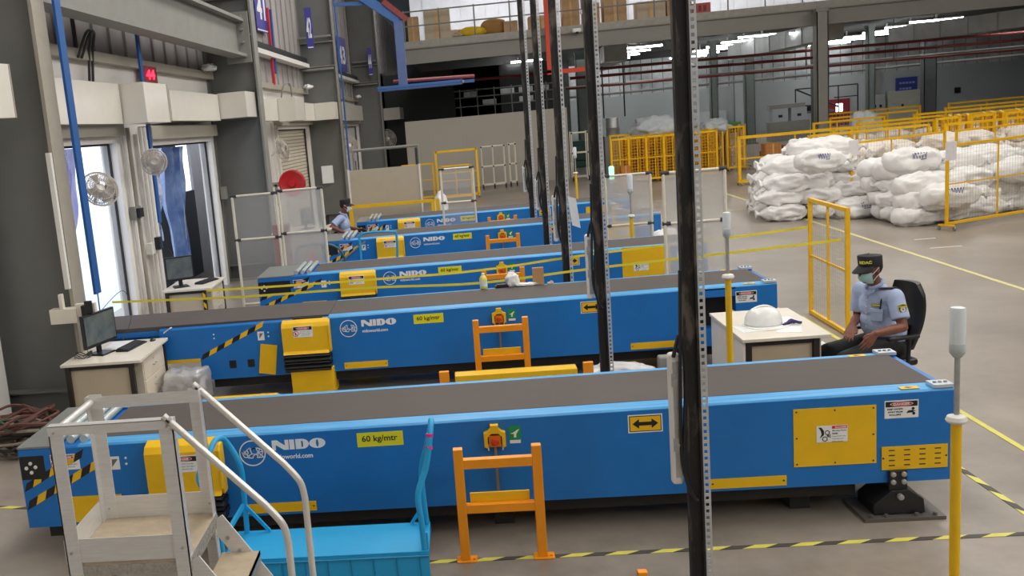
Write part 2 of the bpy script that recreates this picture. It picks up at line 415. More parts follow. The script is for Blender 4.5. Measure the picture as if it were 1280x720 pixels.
# ================================================================== conveyors
CW = 1.03
def danger_head(q, x, y, z, wd, h, mw, mb, mr):
    # black header with a red oval and DANGER
    q.box(x, y-.0022, z, x+wd, y-.001, z+h, mb)
    n = 20; cx, cz = x+wd/2, z+h/2; a, b = wd*.36, h*.42
    q.prism([(cx+a*math.cos(2*math.pi*i/n), cz+b*math.sin(2*math.pi*i/n)) for i in range(n)], y-.0030, y-.0022, 'xz', mw)
    q.prism([(cx+a*.95*math.cos(2*math.pi*i/n), cz+b*.86*math.sin(2*math.pi*i/n)) for i in range(n)], y-.0038, y-.0030, 'xz', mr)
    q.text('DANGER', cx-a*.72, y-.0038, cz-b*.5, b*1.0, a*1.44, m=mw, bold=.02, depth=.001)
SIGN = [WHT, BLKP, RED, YEL, GRN, mat('grey_print', '#8b8b8e', .5)]
def danger_rollers(x, y, z, wd, h, par):
    q = MB(); q.box(x, y-.002, z, x+wd, y, z+h, 0); danger_head(q, x+.006, y-.0, z+h*.64, wd-.012, h*.30, 0, 1, 2)
    for k, t in enumerate(['KEEP HANDS', 'AWAY FROM', 'ROLLERS']):
        tw = wd*(.46, .44, .34)[k]; q.text(t, x+wd*.08+(wd*.46-tw)/2, y-.002, z+h*(.47-.16*k), h*.09, tw, m=1, bold=.03, depth=.001)
    # hand caught between rollers
    for cx, cz, r in ((.84, .5, .045), (.86, .22, .045)):
        q.lathe([(wd*r, 0), (wd*r, -.001)], (x+wd*cx, y-.002, z+h*cz), 12, 1, 'y')
    q.prism([(x+wd*.64, z+h*.26), (x+wd*.70, z+h*.40), (x+wd*.82, z+h*.42), (x+wd*.93, z+h*.36), (x+wd*.84, z+h*.33), (x+wd*.90, z+h*.28), (x+wd*.76, z+h*.28)], y-.0032, y-.002, 'xz', 1)
    return q.build('roller_warning_sign', SIGN, par)
def danger_stand(x, y, z, wd, h, par):
    q = MB(); q.box(x, y-.002, z, x+wd, y, z+h, 0); danger_head(q, x+.006, y, z+h*.64, wd-.012, h*.30, 0, 1, 2)
    cx, cz, r = x+wd*.14, z+h*.34, h*.24
    ring = [(cx+r*math.cos(2*math.pi*i/20), cz+r*math.sin(2*math.pi*i/20)) for i in range(20)]
    for i in range(20):
        a, b = ring[i], ring[(i+1) % 20]; q.beam((a[0], y-.0025, a[1]), (b[0], y-.0025, b[1]), r*.2, .001, 2, (0, 1, 0))
    q.beam((cx-r*.7, y-.0030, cz+r*.7), (cx+r*.7, y-.0030, cz-r*.7), r*.2, .001, 2, (0, 1, 0))
    q.prism([(cx-r*.2, cz-r*.6), (cx+r*.1, cz-r*.6), (cx+r*.1, cz+r*.5), (cx-r*.3, cz+r*.3)], y-.0028, y-.002, 'xz', 1)
    for k, t in enumerate(['DO NOT STAND', 'OR WALK ON BELT', 'CONVEYOR']):
        tw = wd*(.5, .6, .42)[k]; q.text(t, x+wd*.32+(wd*.6-tw)/2, y-.002, z+h*(.46-.16*k), h*.075, tw, m=5, bold=.01, depth=.001)
    return q.build('danger_sign', SIGN, par)
def moving_parts(x, y, z, wd, h, par):
    q = MB(); q.box(x, y-.002, z, x+wd, y, z+h, 0)
    q.box(x+wd*.5, y-.003, z+h*.80, x+wd*.98, y-.002, z+h*.97, 2)
    q.text('DANGER', x+wd*.60, y-.003, z+h*.83, h*.1, wd*.36, m=0, bold=.03, depth=.001)
    for k, (t, tw) in enumerate([('Moving Parts', .44), ('Inside', .18), ('Keep hands away', .44), ('Turn off power', .36), ('before service', .34)]):
        q.text(t, x+wd*.51, y-.002, z+h*(.62-.155*k), h*(.10 if k < 2 else .06), wd*tw, m=1, bold=.02 if k < 2 else 0, depth=.001)
    for cx, cz, r in ((.35, .58, .09), (.27, .2, .10)):
        c = (x+wd*cx, z+h*cz); R = wd*r*.75
        for i in range(14):
            a = 2*math.pi*i/14; b = 2*math.pi*(i+1)/14
            q.beam((c[0]+R*math.cos(a), y-.0026, c[1]+R*math.sin(a)), (c[0]+R*math.cos(b), y-.0026, c[1]+R*math.sin(b)), R*.3, .001, 1, (0, 1, 0))
            if i % 2: q.beam((c[0]+R*math.cos(a), y-.0026, c[1]+R*math.sin(a)), (c[0]+R*1.3*math.cos(a), y-.0026, c[1]+R*1.3*math.sin(a)), R*.3, .001, 1, (0, 1, 0))
    q.prism([(x+wd*.06, z+h*.92), (x+wd*.16, z+h*.90), (x+wd*.24, z+h*.70), (x+wd*.24, z+h*.45), (x+wd*.10, z+h*.24), (x+wd*.17, z+h*.5), (x+wd*.13, z+h*.74)], y-.0035, y-.002, 'xz', 1)
    for k in range(3): q.beam((x+wd*.34, y-.003, z+h*(.36+.03*k)), (x+wd*.46, y-.003, z+h*(.28+.08*k)), h*.03, .001, 1, (0, 1, 0))
    return q.build('moving_parts_sign', SIGN, par)
def logo(x, y, z, par, s=1.0):
    # ring with a line drawn rhinoceros, company name and web address
    q = MB(); R = .098*s; cx, cz = x+R, z+R
    for i in range(40):
        a = 2*math.pi*i/40; b = 2*math.pi*(i+1.05)/40
        q.beam((cx+R*math.cos(a), y-.002, cz+R*math.sin(a)), (cx+R*math.cos(b), y-.002, cz+R*math.sin(b)), .009*s, .002, 0, (0, 1, 0))
    def L(pts, wd=.0065):
        for a, b in zip(pts, pts[1:]): q.beam((cx+a[0]*R, y-.002, cz+a[1]*R), (cx+b[0]*R, y-.002, cz+b[1]*R), wd*s, .002, 0, (0, 1, 0))
    L([(-.82, .12), (-.74, -.12), (-.66, -.28), (-.5, -.34), (-.36, -.22), (-.4, -.36), (0, -.40), (.02, -.26), (.25, -.10), (.42, -.22), (.34, -.38), (.86, -.36), (.70, -.2), (.86, .1), (.62, .34), (.3, .42), (-.05, .34), (-.2, .44), (-.42, .28), (-.56, .08), (-.6, .2), (-.72, -.02), (-.82, .12)])
    L([(-.56, .08), (-.46, -.1), (-.36, -.22)]); L([(-.42, .28), (-.32, .02), (-.46, -.1)]); L([(-.2, .44), (-.05, -.05), (-.36, -.22)])
    L([(-.05, -.05), (.25, -.10)]); L([(-.05, .34), (.3, .42), (.45, .05), (.25, -.10)]); L([(.45, .05), (.42, -.22)]); L([(.45, .05), (.7, -.2)]); L([(.62, .34), (.45, .05), (.86, .1)])
    L([(-.66, .22), (-.6, -.12)], .005); L([(-.3, -.24), (-.22, -.36)], .005); L([(.52, -.36), (.6, -.2)], .005)
    q.build('rhino_emblem', WHT, par)
    q = MB(); tx = cx+R+.058*s; zz = cz+R*.12; ch = .078*s
    # extended slab letters with narrow counters
    def P(poly): q.prism([(tx+a*s, zz+b*ch) for a, b in poly], y-.003, y, 'xz')
    P([(0, 0), (.028, 0), (.028, .55), (.09, 0), (.128, 0), (.128, 1), (.10, 1), (.10, .42), (.04, 1), (0, 1)])
    P([(.135, 0), (.172, 0), (.172, 1), (.135, 1)])
    def ring(x0, x1, ix0, ix1, iy, flat):
        out = []; inn = []
        n = 24; ccx, rx = (x0+x1)/2, (x1-x0)/2; icx, irx = (ix0+ix1)/2, (ix1-ix0)/2
        for i in range(n):
            a = 2*math.pi*i/n; ca, sa = math.cos(a), math.sin(a)
            if flat and ca < 0: out.append((x0, .5+.5*max(-1, min(1, sa*1.6)))); inn.append((ix0, .5+iy*max(-1, min(1, sa*1.6))))
            else: out.append((ccx+rx*ca*(1 if not flat else 1), .5+.5*sa)); inn.append((icx+irx*ca, .5+iy*sa))
        for i in range(n):
            j = (i+1) % n; P([out[i], out[j], inn[j], inn[i]])
    ring(.182, .283, .226, .240, .33, True); ring(.286, .41, .338, .358, .38, False)
    q.build('company_name', WHT, par)
    q = MB(); q.text('nidoworld.com', tx+.005*s, y, cz-R*.62, .036*s, .30*s, bold=.02, depth=.002); q.build('web_address', WHT, par)
def tape(q, a, b, wd, y, n, m0=0, m1=1, sk=.5, thick=.0025, plane='xz'):
    # hazard tape as slanted yellow and black pieces from a to b
    a = Vector((a[0], a[1])); b = Vector((b[0], b[1])); d = (b-a).normalized(); p = Vector((-d.y, d.x)); L = (b-a).length; st = L/n
    for i in range(n):
        t0, t1 = i*st, (i+1)*st; s = sk*wd
        P = [a+d*(t0-s)-p*wd/2, a+d*(t1-s)-p*wd/2, a+d*(t1+s)+p*wd/2, a+d*(t0+s)+p*wd/2]
        if plane == 'xz': q.prism([(v.x, v.y) for v in P], y-thick, y, 'xz', m0 if i % 2 else m1)
        else: q.prism([(v.x, v.y) for v in P], y, y+thick, 'xy', m0 if i % 2 else m1)
def estop(x, y, z, par):
    q = MB()
    q.prism([(x-.075, z), (x-.05, z-.012), (x-.05, z+.07), (x-.025, z+.095), (x+.025, z+.095), (x+.05, z+.07), (x+.05, z-.012), (x+.075, z), (x+.075, z+.1), (x+.045, z+.11), (x+.028, z+.13), (x+.028, z+.155), (x-.028, z+.155), (x-.028, z+.13), (x-.045, z+.11), (x-.075, z+.1)], y-.05, y, 'xz')
    q.box(x-.05, y-.012, z-.012, x+.05, y-.001, z+.095, 1)
    g = q.build('emergency_stop_guard', [YEL, BLKP], par)
    q = MB(); q.box(x-.042, y-.045, z-.002, x+.042, y-.012, z+.08); q.lathe([(.024, 0), (.026, -.012), (.02, -.022), (.001, -.024)], (x, y-.045, z+.038), 16, 1, 'y')
    q.build('stop_button', [mat('orange_button_housing', '#d9761c', .5), mat('red_button', '#d8401c', .4)], g)
    q = MB()
    for s in (-.048, .052): q.cyl((x+s, y-.02, z-.035), (x+s, y-.02, z+.01), .005, 6)
    q.build('guard_pin', WHITE, g)
    q = MB(); q.box(x-.009, y-.03, .30, x+.009, y-.018, z); q.build('pull_rod', mat('worn_brass_rod', '#9a7f62', .45, metal=.3), par)
    q = MB(); a = x+.10; q.box(a, y-.002, z+.03, a+.085, y, z+.13, 4); q.box(a+.005, y-.002, z+.002, a+.08, y, z+.026, 0)
    q.prism([(a+.012, z+.075), (a+.03, z+.08), (a+.06, z+.1), (a+.075, z+.105), (a+.062, z+.085), (a+.052, z+.07), (a+.05, z+.045), (a+.034, z+.045), (a+.036, z+.07)], y-.0032, y-.002, 'xz', 0)
    q.build('green_hand_sign', SIGN, par)
def screws(q, pts, y, m=1, r=.006):
    for x, z in pts: q.lathe([(r, 0), (r, -.003)], (x, y, z), 8, m, 'y')
def conveyor(k, Y, a, b, xl, label, opts):
    X = lambda x: a+b*x
    xr = X(3.22); zt = lambda x: .845+.0045*(x+3)
    t = thing('belt_conveyor', (0, Y+CW/2, 0), label, 'conveyor', 'telescopic belt conveyors in a row')
    q = MB(); zb = .243
    # body: profile swept between the two ends, small chamfer along the top edges
    def prof(x, z0): T = zt(x); return [(x, Y, z0), (x, Y, T), (x, Y+.012, T+.012), (x, Y+.15, T+.018), (x, Y+.15, T+.004), (x, Y+CW-.1, T+.004), (x, Y+CW-.1, T+.018), (x, Y+CW-.012, T+.012), (x, Y+CW, T), (x, Y+CW, z0)]
    def loft(x0, x1, z0, m=0):
        A, B = prof(x0, z0), prof(x1, z0); n = len(A)
        q.add(A+B, [tuple(range(n))[::-1], tuple(range(n, 2*n))]+[(i, (i+1) % n, n+(i+1) % n, n+i) for i in range(n)], m)
        # worn pale upper strips
    segs = []
    if opts.get('step'): segs = [(xl, opts['step'], .50), (opts['step'], xr, zb)]
    else: segs = [(xl, xr, zb)]
    ho = opts.get('hole')
    if ho:
        (x0, x1, z0), last = segs[-1][:3], None; segs[-1] = (x0, ho[0], z0)
        segs.append((ho[1], xr, opts.get('tail', z0)))
    for x0, x1, z0 in segs: loft(x0, x1, z0)
    if ho:
        q.box(ho[0], Y+.3, zb, ho[1], Y+CW, .6); q.box(ho[0], Y, .78, ho[1], Y+CW, zt(0)-.002); q.box(ho[0], Y, zb, ho[1], Y+CW, .42)
        q.box(ho[0], Y+.25, .42, ho[1], Y+CW, .78, 1)
    body = q.build('conveyor_body', [BLUE, BLKP], t)
    q = MB(); xs = X(-1.83) if opts.get('step') else X(-2.9)
    q.prism([(Y+.002, zt(0)+.003), (Y+.013, zt(0)+.0155), (Y+.15, zt(0)+.0215), (Y+.15, zt(0)+.0182), (Y+.013, zt(0)+.012)], xs, xr, 'yz')
    q.v = [Vector((v.x, v.y, v.z+zt(v.x)-zt(0))) for v in q.v]
    q.prism([(Y+CW-.1, zt(0)+.018), (Y+CW-.1, zt(0)+.0215), (Y+CW-.012, zt(0)+.016), (Y+CW-.012, zt(0)+.012)], xs, xr, 'yz')
    k0 = len(q.v)-8
    for i in range(k0, len(q.v)): v = q.v[i]; v.z += zt(v.x)-zt(0)
    q.build('edge_cover', BLUE_TOP, t)
    # belt
    q = MB(); bl = opts.get('belt_l', X(-2.80)); br = xr-.075; T = lambda x: zt(x)+.024
    pts = [(bl, Y+.15), (br, Y+.15), (br, Y+CW-.1), (bl, Y+CW-.1)]
    q.add([(x, y, T(x)) for x, y in pts]+[(x, y, T(x)-.03) for x, y in pts], [(0, 1, 2, 3), (7, 6, 5, 4), (0, 4, 5, 1), (1, 5, 6, 2), (2, 6, 7, 3), (3, 7, 4, 0)])
    q.cyl((br, Y+.15, T(br)-.04), (br, Y+CW-.1, T(br)-.04), .04, 12)
    q.build('belt', BELT, t)
    if opts.get('boom'):
        x0 = opts['boom']; q = MB(); q.box(x0, Y+.10, .60, xl+.02, Y+CW-.06, .835); q.box(x0, Y+.06, .78, xl, Y+.10, .84); q.build('extension_boom', BLUE, t)
        q = MB(); q.box(x0, Y+.08, .842, X(-1.83), Y+CW-.1, .885); q.build('boom_belt', BELT, t)
        q = MB(); q.box(X(-2.25), Y+.02, zt(-2)+.012, X(-1.9), Y+.10, zt(-2)+.028); q.build('belt_lip', BLK, t)
        q = MB(); q.beam((xl+.02, Y+.03, .80), (xl+.14, Y+.01, .875), .05, .012); q.build('end_bracket', WHITE, t)
    else:
        # tail plate and loose rollers at the dock end
        q = MB(); q.box(xl-.005, Y, zt(xl)+.012, X(-3.1), Y+CW, zt(xl)+.026); q.build('tail_plate', mat('grey_tail_plate', '#8f9290', .4, metal=.3), t)
        for i in range(3):
            x = X(-3.07+.1*i); q = MB(); q.cyl((x, Y+.06, zt(x)+.045), (x, Y+CW-.05, zt(x)+.045), .032, 12); q.build('tail_roller', mat('zinc_roller', '#c3cccc', .3, metal=.4), t)
        q = MB(); q.box(xl+.004, Y-.003, .62, X(-3.17), Y, .80); q.build('control_plate', BLKP, t)
        q = MB()
        for dx, dz in ((.05, .71), (.085, .745), (.12, .715), (.085, .675)): q.lathe([(.014, 0), (.014, -.006), (.007, -.009)], (xl+dx, Y-.003, dz), 12, 0, 'y')
        q.build('push_button', WHITE, t)
        danger_stand(X(-3.12), Y, .68, .22, .12, t)
        q = MB(); tape(q, (xl+.02, .56), (X(-2.87), .80), .05, Y, 7); tape(q, (xl+.02, .42), (X(-2.68), .76), .055, Y, 9)
        q.build('hazard_tape', [YEL, BLKP], t)
        q = MB(); q.box(X(-3.0), Y-.006, .27, X(-2.62), Y, .47); q.build('lower_cover_plate', YEL, t)
    # motor cover with folded rubber skirt
    x0, x1 = X(-2.37), X(-1.83) if k < 3 else X(-1.84); q = MB(); zc = opts.get('cover_z', .50)
    q.prism([(Y, .87), (Y-.10, .845), (Y-.13, .80), (Y-.13, zc+.03), (Y-.16, zc), (Y, zc)], x0, x1, 'yz')
    q.prism([(Y-.02, .86), (Y-.112, .838), (Y-.142, .80), (Y-.142, zc+.05), (Y-.11, zc+.0), (Y-.02, zc)], x1, x1+.02, 'yz')
    cv = q.build('motor_cover', YEL, t, bevel=.006)
    danger_stand(x0+.15 if k == 0 else x0+.13, Y-.131, .655 if k == 0 else .69, .24 if k == 0 else .22, .125, cv)
    q = MB(); n = 5; z1 = zc-.005; z0 = zc-.20
    for i in range(n): 
        a0 = z1-(z1-z0)*i/n; a1 = z1-(z1-z0)*(i+1)/n
        q.prism([(Y+.02, a0), (Y-.15+.01*(i % 2), a0-.005), (Y-.165, (a0+a1)/2-.01*(i % 2)), (Y-.14, a1), (Y+.02, a1)], x0+.005-.01*(i % 2), x1+.012*(i % 2), 'yz')
    q.build('rubber_bellows', BLK, t)
    if opts.get('pedestal'):
        q = MB(); q.box(x0+.06, Y-.13, 0, x1+.02, Y+.25, z0+.02); q.build('pedestal_box', YEL, t, bevel=.004)
    logo(X(-1.70), Y, .63, t, .95 if k < 2 else .93)
    # strips, load sign, arrow sign
    for sx in ((-1.69, -1.18), (1.60, 2.12)):
        q = MB(); q.box(X(sx[0]), Y-.004, .262, X(sx[1]), Y, .335); screws(q, [(X(sx[0])+.02, .3), (X(sx[1])-.02, .3)], Y-.004); q.build('screwed_cover_strip', [YEL, SCREW], t)
    q = MB(); x = X(-.84); q.box(x, Y-.002, .72, x+.33, Y, .825); q.text('60 kg/mtr', x+.035, Y-.002, .745, .058, .255, m=1, bold=.015, depth=.0015)
    q.build('load_limit_sign', [mat('lemon_sign', '#e9e21c', .5, var=.02), BLKP], t)
    q = MB(); x = X(1.06); q.box(x, Y-.002, .705, x+.235, Y, .835, 2); q.box(x+.008, Y-.003, .713, x+.227, Y-.002, .827, 1); q.box(x+.014, Y-.004, .719, x+.221, Y-.003, .821, 0)
    q.prism([(x+.03, .77), (x+.075, .735), (x+.075, .757), (x+.16, .757), (x+.16, .735), (x+.205, .77), (x+.16, .805), (x+.16, .783), (x+.075, .783), (x+.075, .805)], Y-.0055, Y-.004, 'xz', 1)
    q.build('double_arrow_sign', [YEL, BLKP, WHT], t)
    estop(X(.135), Y, .68, t)
    q = MB()
    for dz in (.70, .745): q.lathe([(.009, 0), (.009, -.004)], (X(-2.55), Y, dz), 8, 0, 'y'); 
    if opts.get('step'):
        for dz in (.72, .765): q.lathe([(.009, 0), (.009, -.004)], (X(-3.2), Y, dz), 8, 0, 'y')
    q.build('bolt', WHT, t)
    q = MB(); q.box(X(-2.68), Y-.002, .66, X(-2.6), Y, .76, 0); q.prism([(X(-2.66), .68), (X(-2.61), .74), (X(-2.655), .74)], Y-.003, Y-.002, 'xz', 1); q.build('small_sticker', [WHT, GREYD], t)
    if opts.get('panel', True):
        x0, x1, z0_, z1_ = opts.get('panel_rect', (X(2.17), X(2.715), .39, .805)); q = MB(); q.box(x0, Y-.006, z0_, x1, Y, z1_)
        screws(q, [(x, z) for x in (x0+.02, x1-.02) for z in (z0_+.02, (z0_+z1_)/2, z1_-.02)]+[((x0+x1)/2, z1_-.02), ((x0+x1)/2, z0_+.02)], Y-.006)
        pn = q.build('access_panel', [YEL, SCREW], t); moving_parts(x0+.15, Y-.007, .56, .205, .118, pn)
        x0 = X(2.75); x1 = x0+.43*b; q = MB(); q.box(x0, Y-.008, .335, x1, Y, .50, 0)
        for i in range(4):
            for j in range(4): xx = x0+.045+i*.10*b; q.box(xx, Y-.009, .362+.036*j, xx+.04, Y-.0079, .370+.036*j, 1)
        screws(q, [(x0+.01, .42), (x1-.01, .42)], Y-.008); q.build('vent_panel', [YEL, SCREW], t)
    danger_rollers(X(2.77), Y, .70, .22, .125, t)
    # foot under the operator end
    xf = X(2.85); q = MB()
    q.box(xf-.06, Y-.03, .17, xf+.06, Y-.002, .335)
    q.prism([(xf-.17, .03), (xf-.17, .10), (xf-.05, .20), (xf+.06, .20), (xf+.16, .13), (xf+.17, .03)], Y-.05, Y+.24, 'xz')
    ft = q.build('support_foot', BLKP, t, bevel=.006)
    for dx in (-.035, .035):
        for dz in (.255, .31): q = MB(); q.lathe([(.018, 0), (.018, -.012), (.012, -.016)], (xf+dx, Y-.03, dz), 12, 0, 'y'); q.build('foot_bolt', STEEL, ft)
    q = MB(); q.lathe([(.02, 0), (.02, -.03), (.012, -.034)], (xf, Y-.05, .16), 12, 0, 'y'); q.build('foot_bolt', STEEL, ft)
    q = MB(); q.box(xf-.25, Y-.11, 0, xf+.28, Y+.29, .025)
    for dx in (-.2, -.1, .1, .22): q.cyl((xf+dx, Y-.08, .02), (xf+dx, Y-.08, .045), .014, 8)
    q.build('floor_plate', mat('worn_steel_plate', '#6e6863', .5, metal=.4), t)
    # switch plates on the operator end
    for yy, nm in ((Y+.005, 0), (Y+CW-.12, 1)):
        q = MB(); z = zt(xr)+.02
        q.box(xr-.13, yy, z, xr+.0, yy+.12, z+.022, 0)
        for i in range(3): q.cyl((xr-.10+.035*i, yy+.06, z+.02), (xr-.10+.035*i, yy+.06, z+.03), .012, 10, 1)
        q.build('switch_plate', [mat('pale_switch_plate', '#c4cdd8', .35, metal=.2), GREY], t)
        q = MB(); q.box(xr-.33, yy+.02, z-.001, xr-.21, yy+.08, z+.002, 0); q.prism([(xr-.3, yy+.05), (xr-.28, yy+.035), (xr-.24, yy+.05), (xr-.28, yy+.065)], z+.002, z+.003, 'xy', 1); q.build('edge_arrow_sticker', [YEL, BLKP], t)
    if opts.get('step'):
        q = MB(); tape(q, (opts['step']+.02, .51), (X(-2.6), .845), .05, Y, 8); q.build('hazard_tape', [YEL, BLKP], t)
        q = MB(); R = Matrix.Rotation(-.19, 3, 'Y'); q.cbox((X(-2.58), Y-.02, .44), (.19, .01, .34), Matrix.Rotation(.16, 3, 'Y')); q.build('tilted_cover_plate', YEL, t)
        q = MB()
        for xx in (X(-3.0), X(-2.78)): q = MB(); q.box(xx-.05, Y-.002, .36, xx+.03, Y+.0, .45); q.build('cable_opening', BLKP, t)
        q = MB(); q.box(xl, Y-.004, .46, opts['step'], Y+.02, .50); q.build('edge_strip', YEL, t)
    if opts.get('diag'):
        q = MB(); q.beam((xl+.1, Y-.02, .34), (X(-2.6), Y-.02, .82), .02, .03); q.build('diagonal_bar', GREY, t)
    # undercarriage closes the underside; its black imitates the shadow beneath
    q = MB(); q.box((opts['step'] if opts.get('step') else xl)+.1, Y+.12, .12, xr-.6, Y+CW-.1, .26)
    for x in (X(-2.2), X(.1), X(2.2)): q.box(x, Y+.2, 0, x+.14, Y+CW-.2, .14)
    q.build('undercarriage', mat('underside_shade_black', '#2b2927', .6), t)
    return t
LAB = ['nearest of the five blue belt conveyors, spanning the whole foreground',
       'second blue belt conveyor, extended into the dock door behind the left computer desk',
       'third blue belt conveyor, with two yellow ribbons crossing in front of it',
       'fourth blue belt conveyor, one row in front of the farthest one',
       'farthest of the five blue belt conveyors, in front of the beige board']
conveyor(0, 6.94, 0, 1, -3.36, LAB[0], {'cover_z': .47})
conveyor(1, 11.05, .223, .959, -3.47, LAB[1], {'step': -3.03, 'boom': -5.15, 'belt_l': -1.6, 'pedestal': True, 'panel': False, 'hole': (2.50, 2.88), 'tail': .60})
conveyor(2, 14.32, .42, .915, -2.95, LAB[2], {'cover_z': .53, 'panel_rect': (2.21, 2.86, .36, .90)})
conveyor(3, 18.01, .613, .887, -2.5, LAB[3], {'diag': True})
conveyor(4, 20.84, .73, .837, -2.1, LAB[4], {})
# orange leg guards standing in front of each emergency stop
def guard(x, y, label):
    t = thing('leg_guard_frame', (x, y, 0), label, 'guard frame', 'orange guard frames in front of the conveyors')
    for s in (-1, 1):
        q = MB(); q.box(x+s*.26-.032, y-.03, .012, x+s*.26+.032, y+.03, .80); q.box(x+s*.26-.06, y-.05, 0, x+s*.26+.08, y+.05, .012); q.cyl((x+s*.26+.06, y-.02, .01), (x+s*.26+.06, y-.02, .025), .01, 8)
        q.build('post', ORG, t, bevel=.004)
    q = MB(); q.box(x-.228, y-.028, .66, x+.228, y+.028, .725); q.build('top_rail', ORG, t, bevel=.003)
    q = MB(); q.box(x-.228, y-.028, .345, x+.228, y+.028, .405); q.box(x-.2, y+.03, .385, x+.2, y+.045, .47, 1); q.build('lower_rail', [ORG, YEL], t, bevel=.003)
    return t
for (x, y, lab) in [(.135, 6.55, 'orange guard frame in front of the nearest conveyor'), (.35, 10.65, 'orange guard frame in front of the second conveyor'),
                    (.545, 13.95, 'orange guard frame half hidden behind bottles on the second conveyor'), (.72, 17.62, 'orange guard frame in front of the fourth conveyor'), (.85, 20.45, 'orange guard frame in front of the farthest conveyor')]:
    guard(x, y, lab)
# ================================================================== cable masts
CABLE = mat('black_cable', '#1a1a1c', .45)
CHAN = mat('scuffed_black_channel', '#1b1918', .65, scale=6, col2='#5a5048', stretch=(1, 1, .35))
PERF = mat('perforated_zinc_strip', '#c6c9cc', .4, metal=.3, var=.08, scale=10)
def perf(q, x0, x1, y, z0, z1, pitch):
    r = (x1-x0)*.28
    q.box(x0, y, z0, x0+r, y+.004, z1); q.box(x1-r, y, z0, x1, y+.004, z1)
    z = z0
    while z < z1: q.box(x0+r, y, z, x1-r, y+.004, z+pitch*.5); z += pitch
def mast(x, y, zb0, zb1, label, paper=False, near=False):
    t = thing('cable_mast', (x, y, 0), label, 'pole', 'cable masts between the conveyors')
    q = MB(); q.box(x-.048, y, .012, x+.04, y+.045, 9.4); q.box(x-.048, y-.02, .012, x-.034, y, 9.4); q.box(x+.026, y-.02, .012, x+.04, y, 9.4); q.build('channel', CHAN, t)
    q = MB(); perf(q, x+.038, x+.082, y-.012, .012, 9.4, .042 if near else .06); q.build('perforated_strip', PERF, t)
    q = MB(); q.box(x-.1, y-.08, 0, x+.12, y+.1, .012); q.build('base_plate', STEEL, t)
    q = MB(); q.box(x-.14, y-.01, zb0, x-.072, y+.06, zb1); b = q.build('switch_box', WHITE, t, bevel=.022, seg=3)
    q = MB(); q.box(x-.118, y-.016, zb0+.05, x-.078, y-.01, zb1-.05); 
    b2 = q.build('box_rail', STEEL, b)
    for zz in (zb0+.22, zb1-.2):
        q = MB(); q.box(x-.128, y-.024, zz, x-.072, y-.014, zz+.08); q.cyl((x-.105, y-.034, zz+.04), (x-.105, y-.02, zz+.04), .012, 10); q.build('bracket', STEEL, b)
    q = MB(); q.tube(catmull([(x-.11, y-.01, zb1-.02), (x-.07, y-.03, zb1+.12), (x-.045, y-.03, zb1-.1), (x-.06, y-.03, (zb0+zb1)/2), (x-.07, y-.03, zb0+.1), (x-.03, y-.03, zb0-.06), (x, y-.022, zb0-.1)]), .012, 6)
    q.tube(catmull([(x-.06, y-.03, zb1+.5), (x-.075, y-.035, zb1), (x-.085, y-.03, zb0+.2), (x-.05, y-.03, zb0)]), .010, 6); q.build('cable', CABLE, t)
    if paper:
        q = MB(); q.add([(x+.06, y-.03, 1.78), (x+.16, y-.06, 1.74), (x+.20, y-.06, 1.36), (x+.10, y-.03, 1.40), (x+.06, y-.026, 1.78), (x+.16, y-.056, 1.74), (x+.20, y-.056, 1.36), (x+.10, y-.026, 1.40)], [(0, 1, 2, 3), (7, 6, 5, 4), (0, 4, 5, 1), (1, 5, 6, 2), (2, 6, 7, 3), (3, 7, 4, 0)]); q.build('paper_sheet', WHT, t)
mast(1.305, 6.0, .68, 1.50, 'tall black perforated cable mast in front of the nearest conveyor', near=True)
mast(1.36, 10.2, 1.03, 1.68, 'tall black cable mast standing in front of the second conveyor', near=True)
mast(1.34, 13.3, 1.2, 1.8, 'black cable mast with a white paper hanging on its right side', True)
mast(1.40, 16.8, 1.25, 1.76, 'black cable mast in front of the fourth conveyor')
mast(1.40, 19.7, 1.3, 1.8, 'black cable mast farthest away, in front of the last conveyor')
_r = CHAN.node_tree.nodes['Color Ramp'] if 'Color Ramp' in CHAN.node_tree.nodes else [n for n in CHAN.node_tree.nodes if n.type == 'VALTORGB'][0]
_r.color_ramp.elements[0].position = .52; _r.color_ramp.elements[1].position = .60
# ================================================================== lamp posts
LAMP = mat('frosted_lamp', '#dfe6ea', .25, var=.02)
LAMPG = mat('lit_green_lamp', '#9dffc8', .4, emit=1.5)
def lamp_post(x, y, label, green=False, z=1.17, h=.24, r=.045):
    t = thing('signal_lamp_post', (x, y, 0), label, 'signal lamp', 'yellow posts with a white signal lamp')
    q = MB(); q.cyl((x, y, .01), (x, y, z), .027, 20); q.lathe([(.1, 0), (.1, .012), (.04, .02)], (x, y, 0)); q.build('post', YEL, t)
    q = MB(); q.lathe([(.027, -.028), (.048, -.022), (.054, -.01), (.046, .01), (.016, .02)], (x, y, z), 28); q.build('post_cap', WHITE, t)
    q = MB(); q.cyl((x, y, z+.02), (x, y, z+.37), .014, 14); q.build('rod', STEEL, t)
    q = MB(); q.lathe([(.02, -.035), (r*.95, -.01), (r, 0), (r, .04), (r*.97, .042)], (x, y, z+.37), 28); q.build('lamp_base', mat('lamp_base_grey', '#b9bfc1', .4), t)
    q = MB(); q.lathe([(r*.97, .042), (r*.97, h-.02), (r*.85, h-.005), (r*.4, h)], (x, y, z+.37), 28); q.build('lamp', LAMPG if green else LAMP, t)
lamp_post(2.565, 5.5, 'yellow post with a white cylinder lamp standing nearest the camera', r=.040)
lamp_post(2.29, 9.02, 'yellow post with a slim white lamp beside the helmet desk', z=1.38, h=.19, r=.035)
lamp_post(2.62, 15.9, 'yellow post with a white lamp behind the yellow panel of the third conveyor', z=1.15, h=.26)
lamp_post(2.62, 17.7, 'post with a glowing green lamp behind the clear partition', True, z=1.17, h=.26)
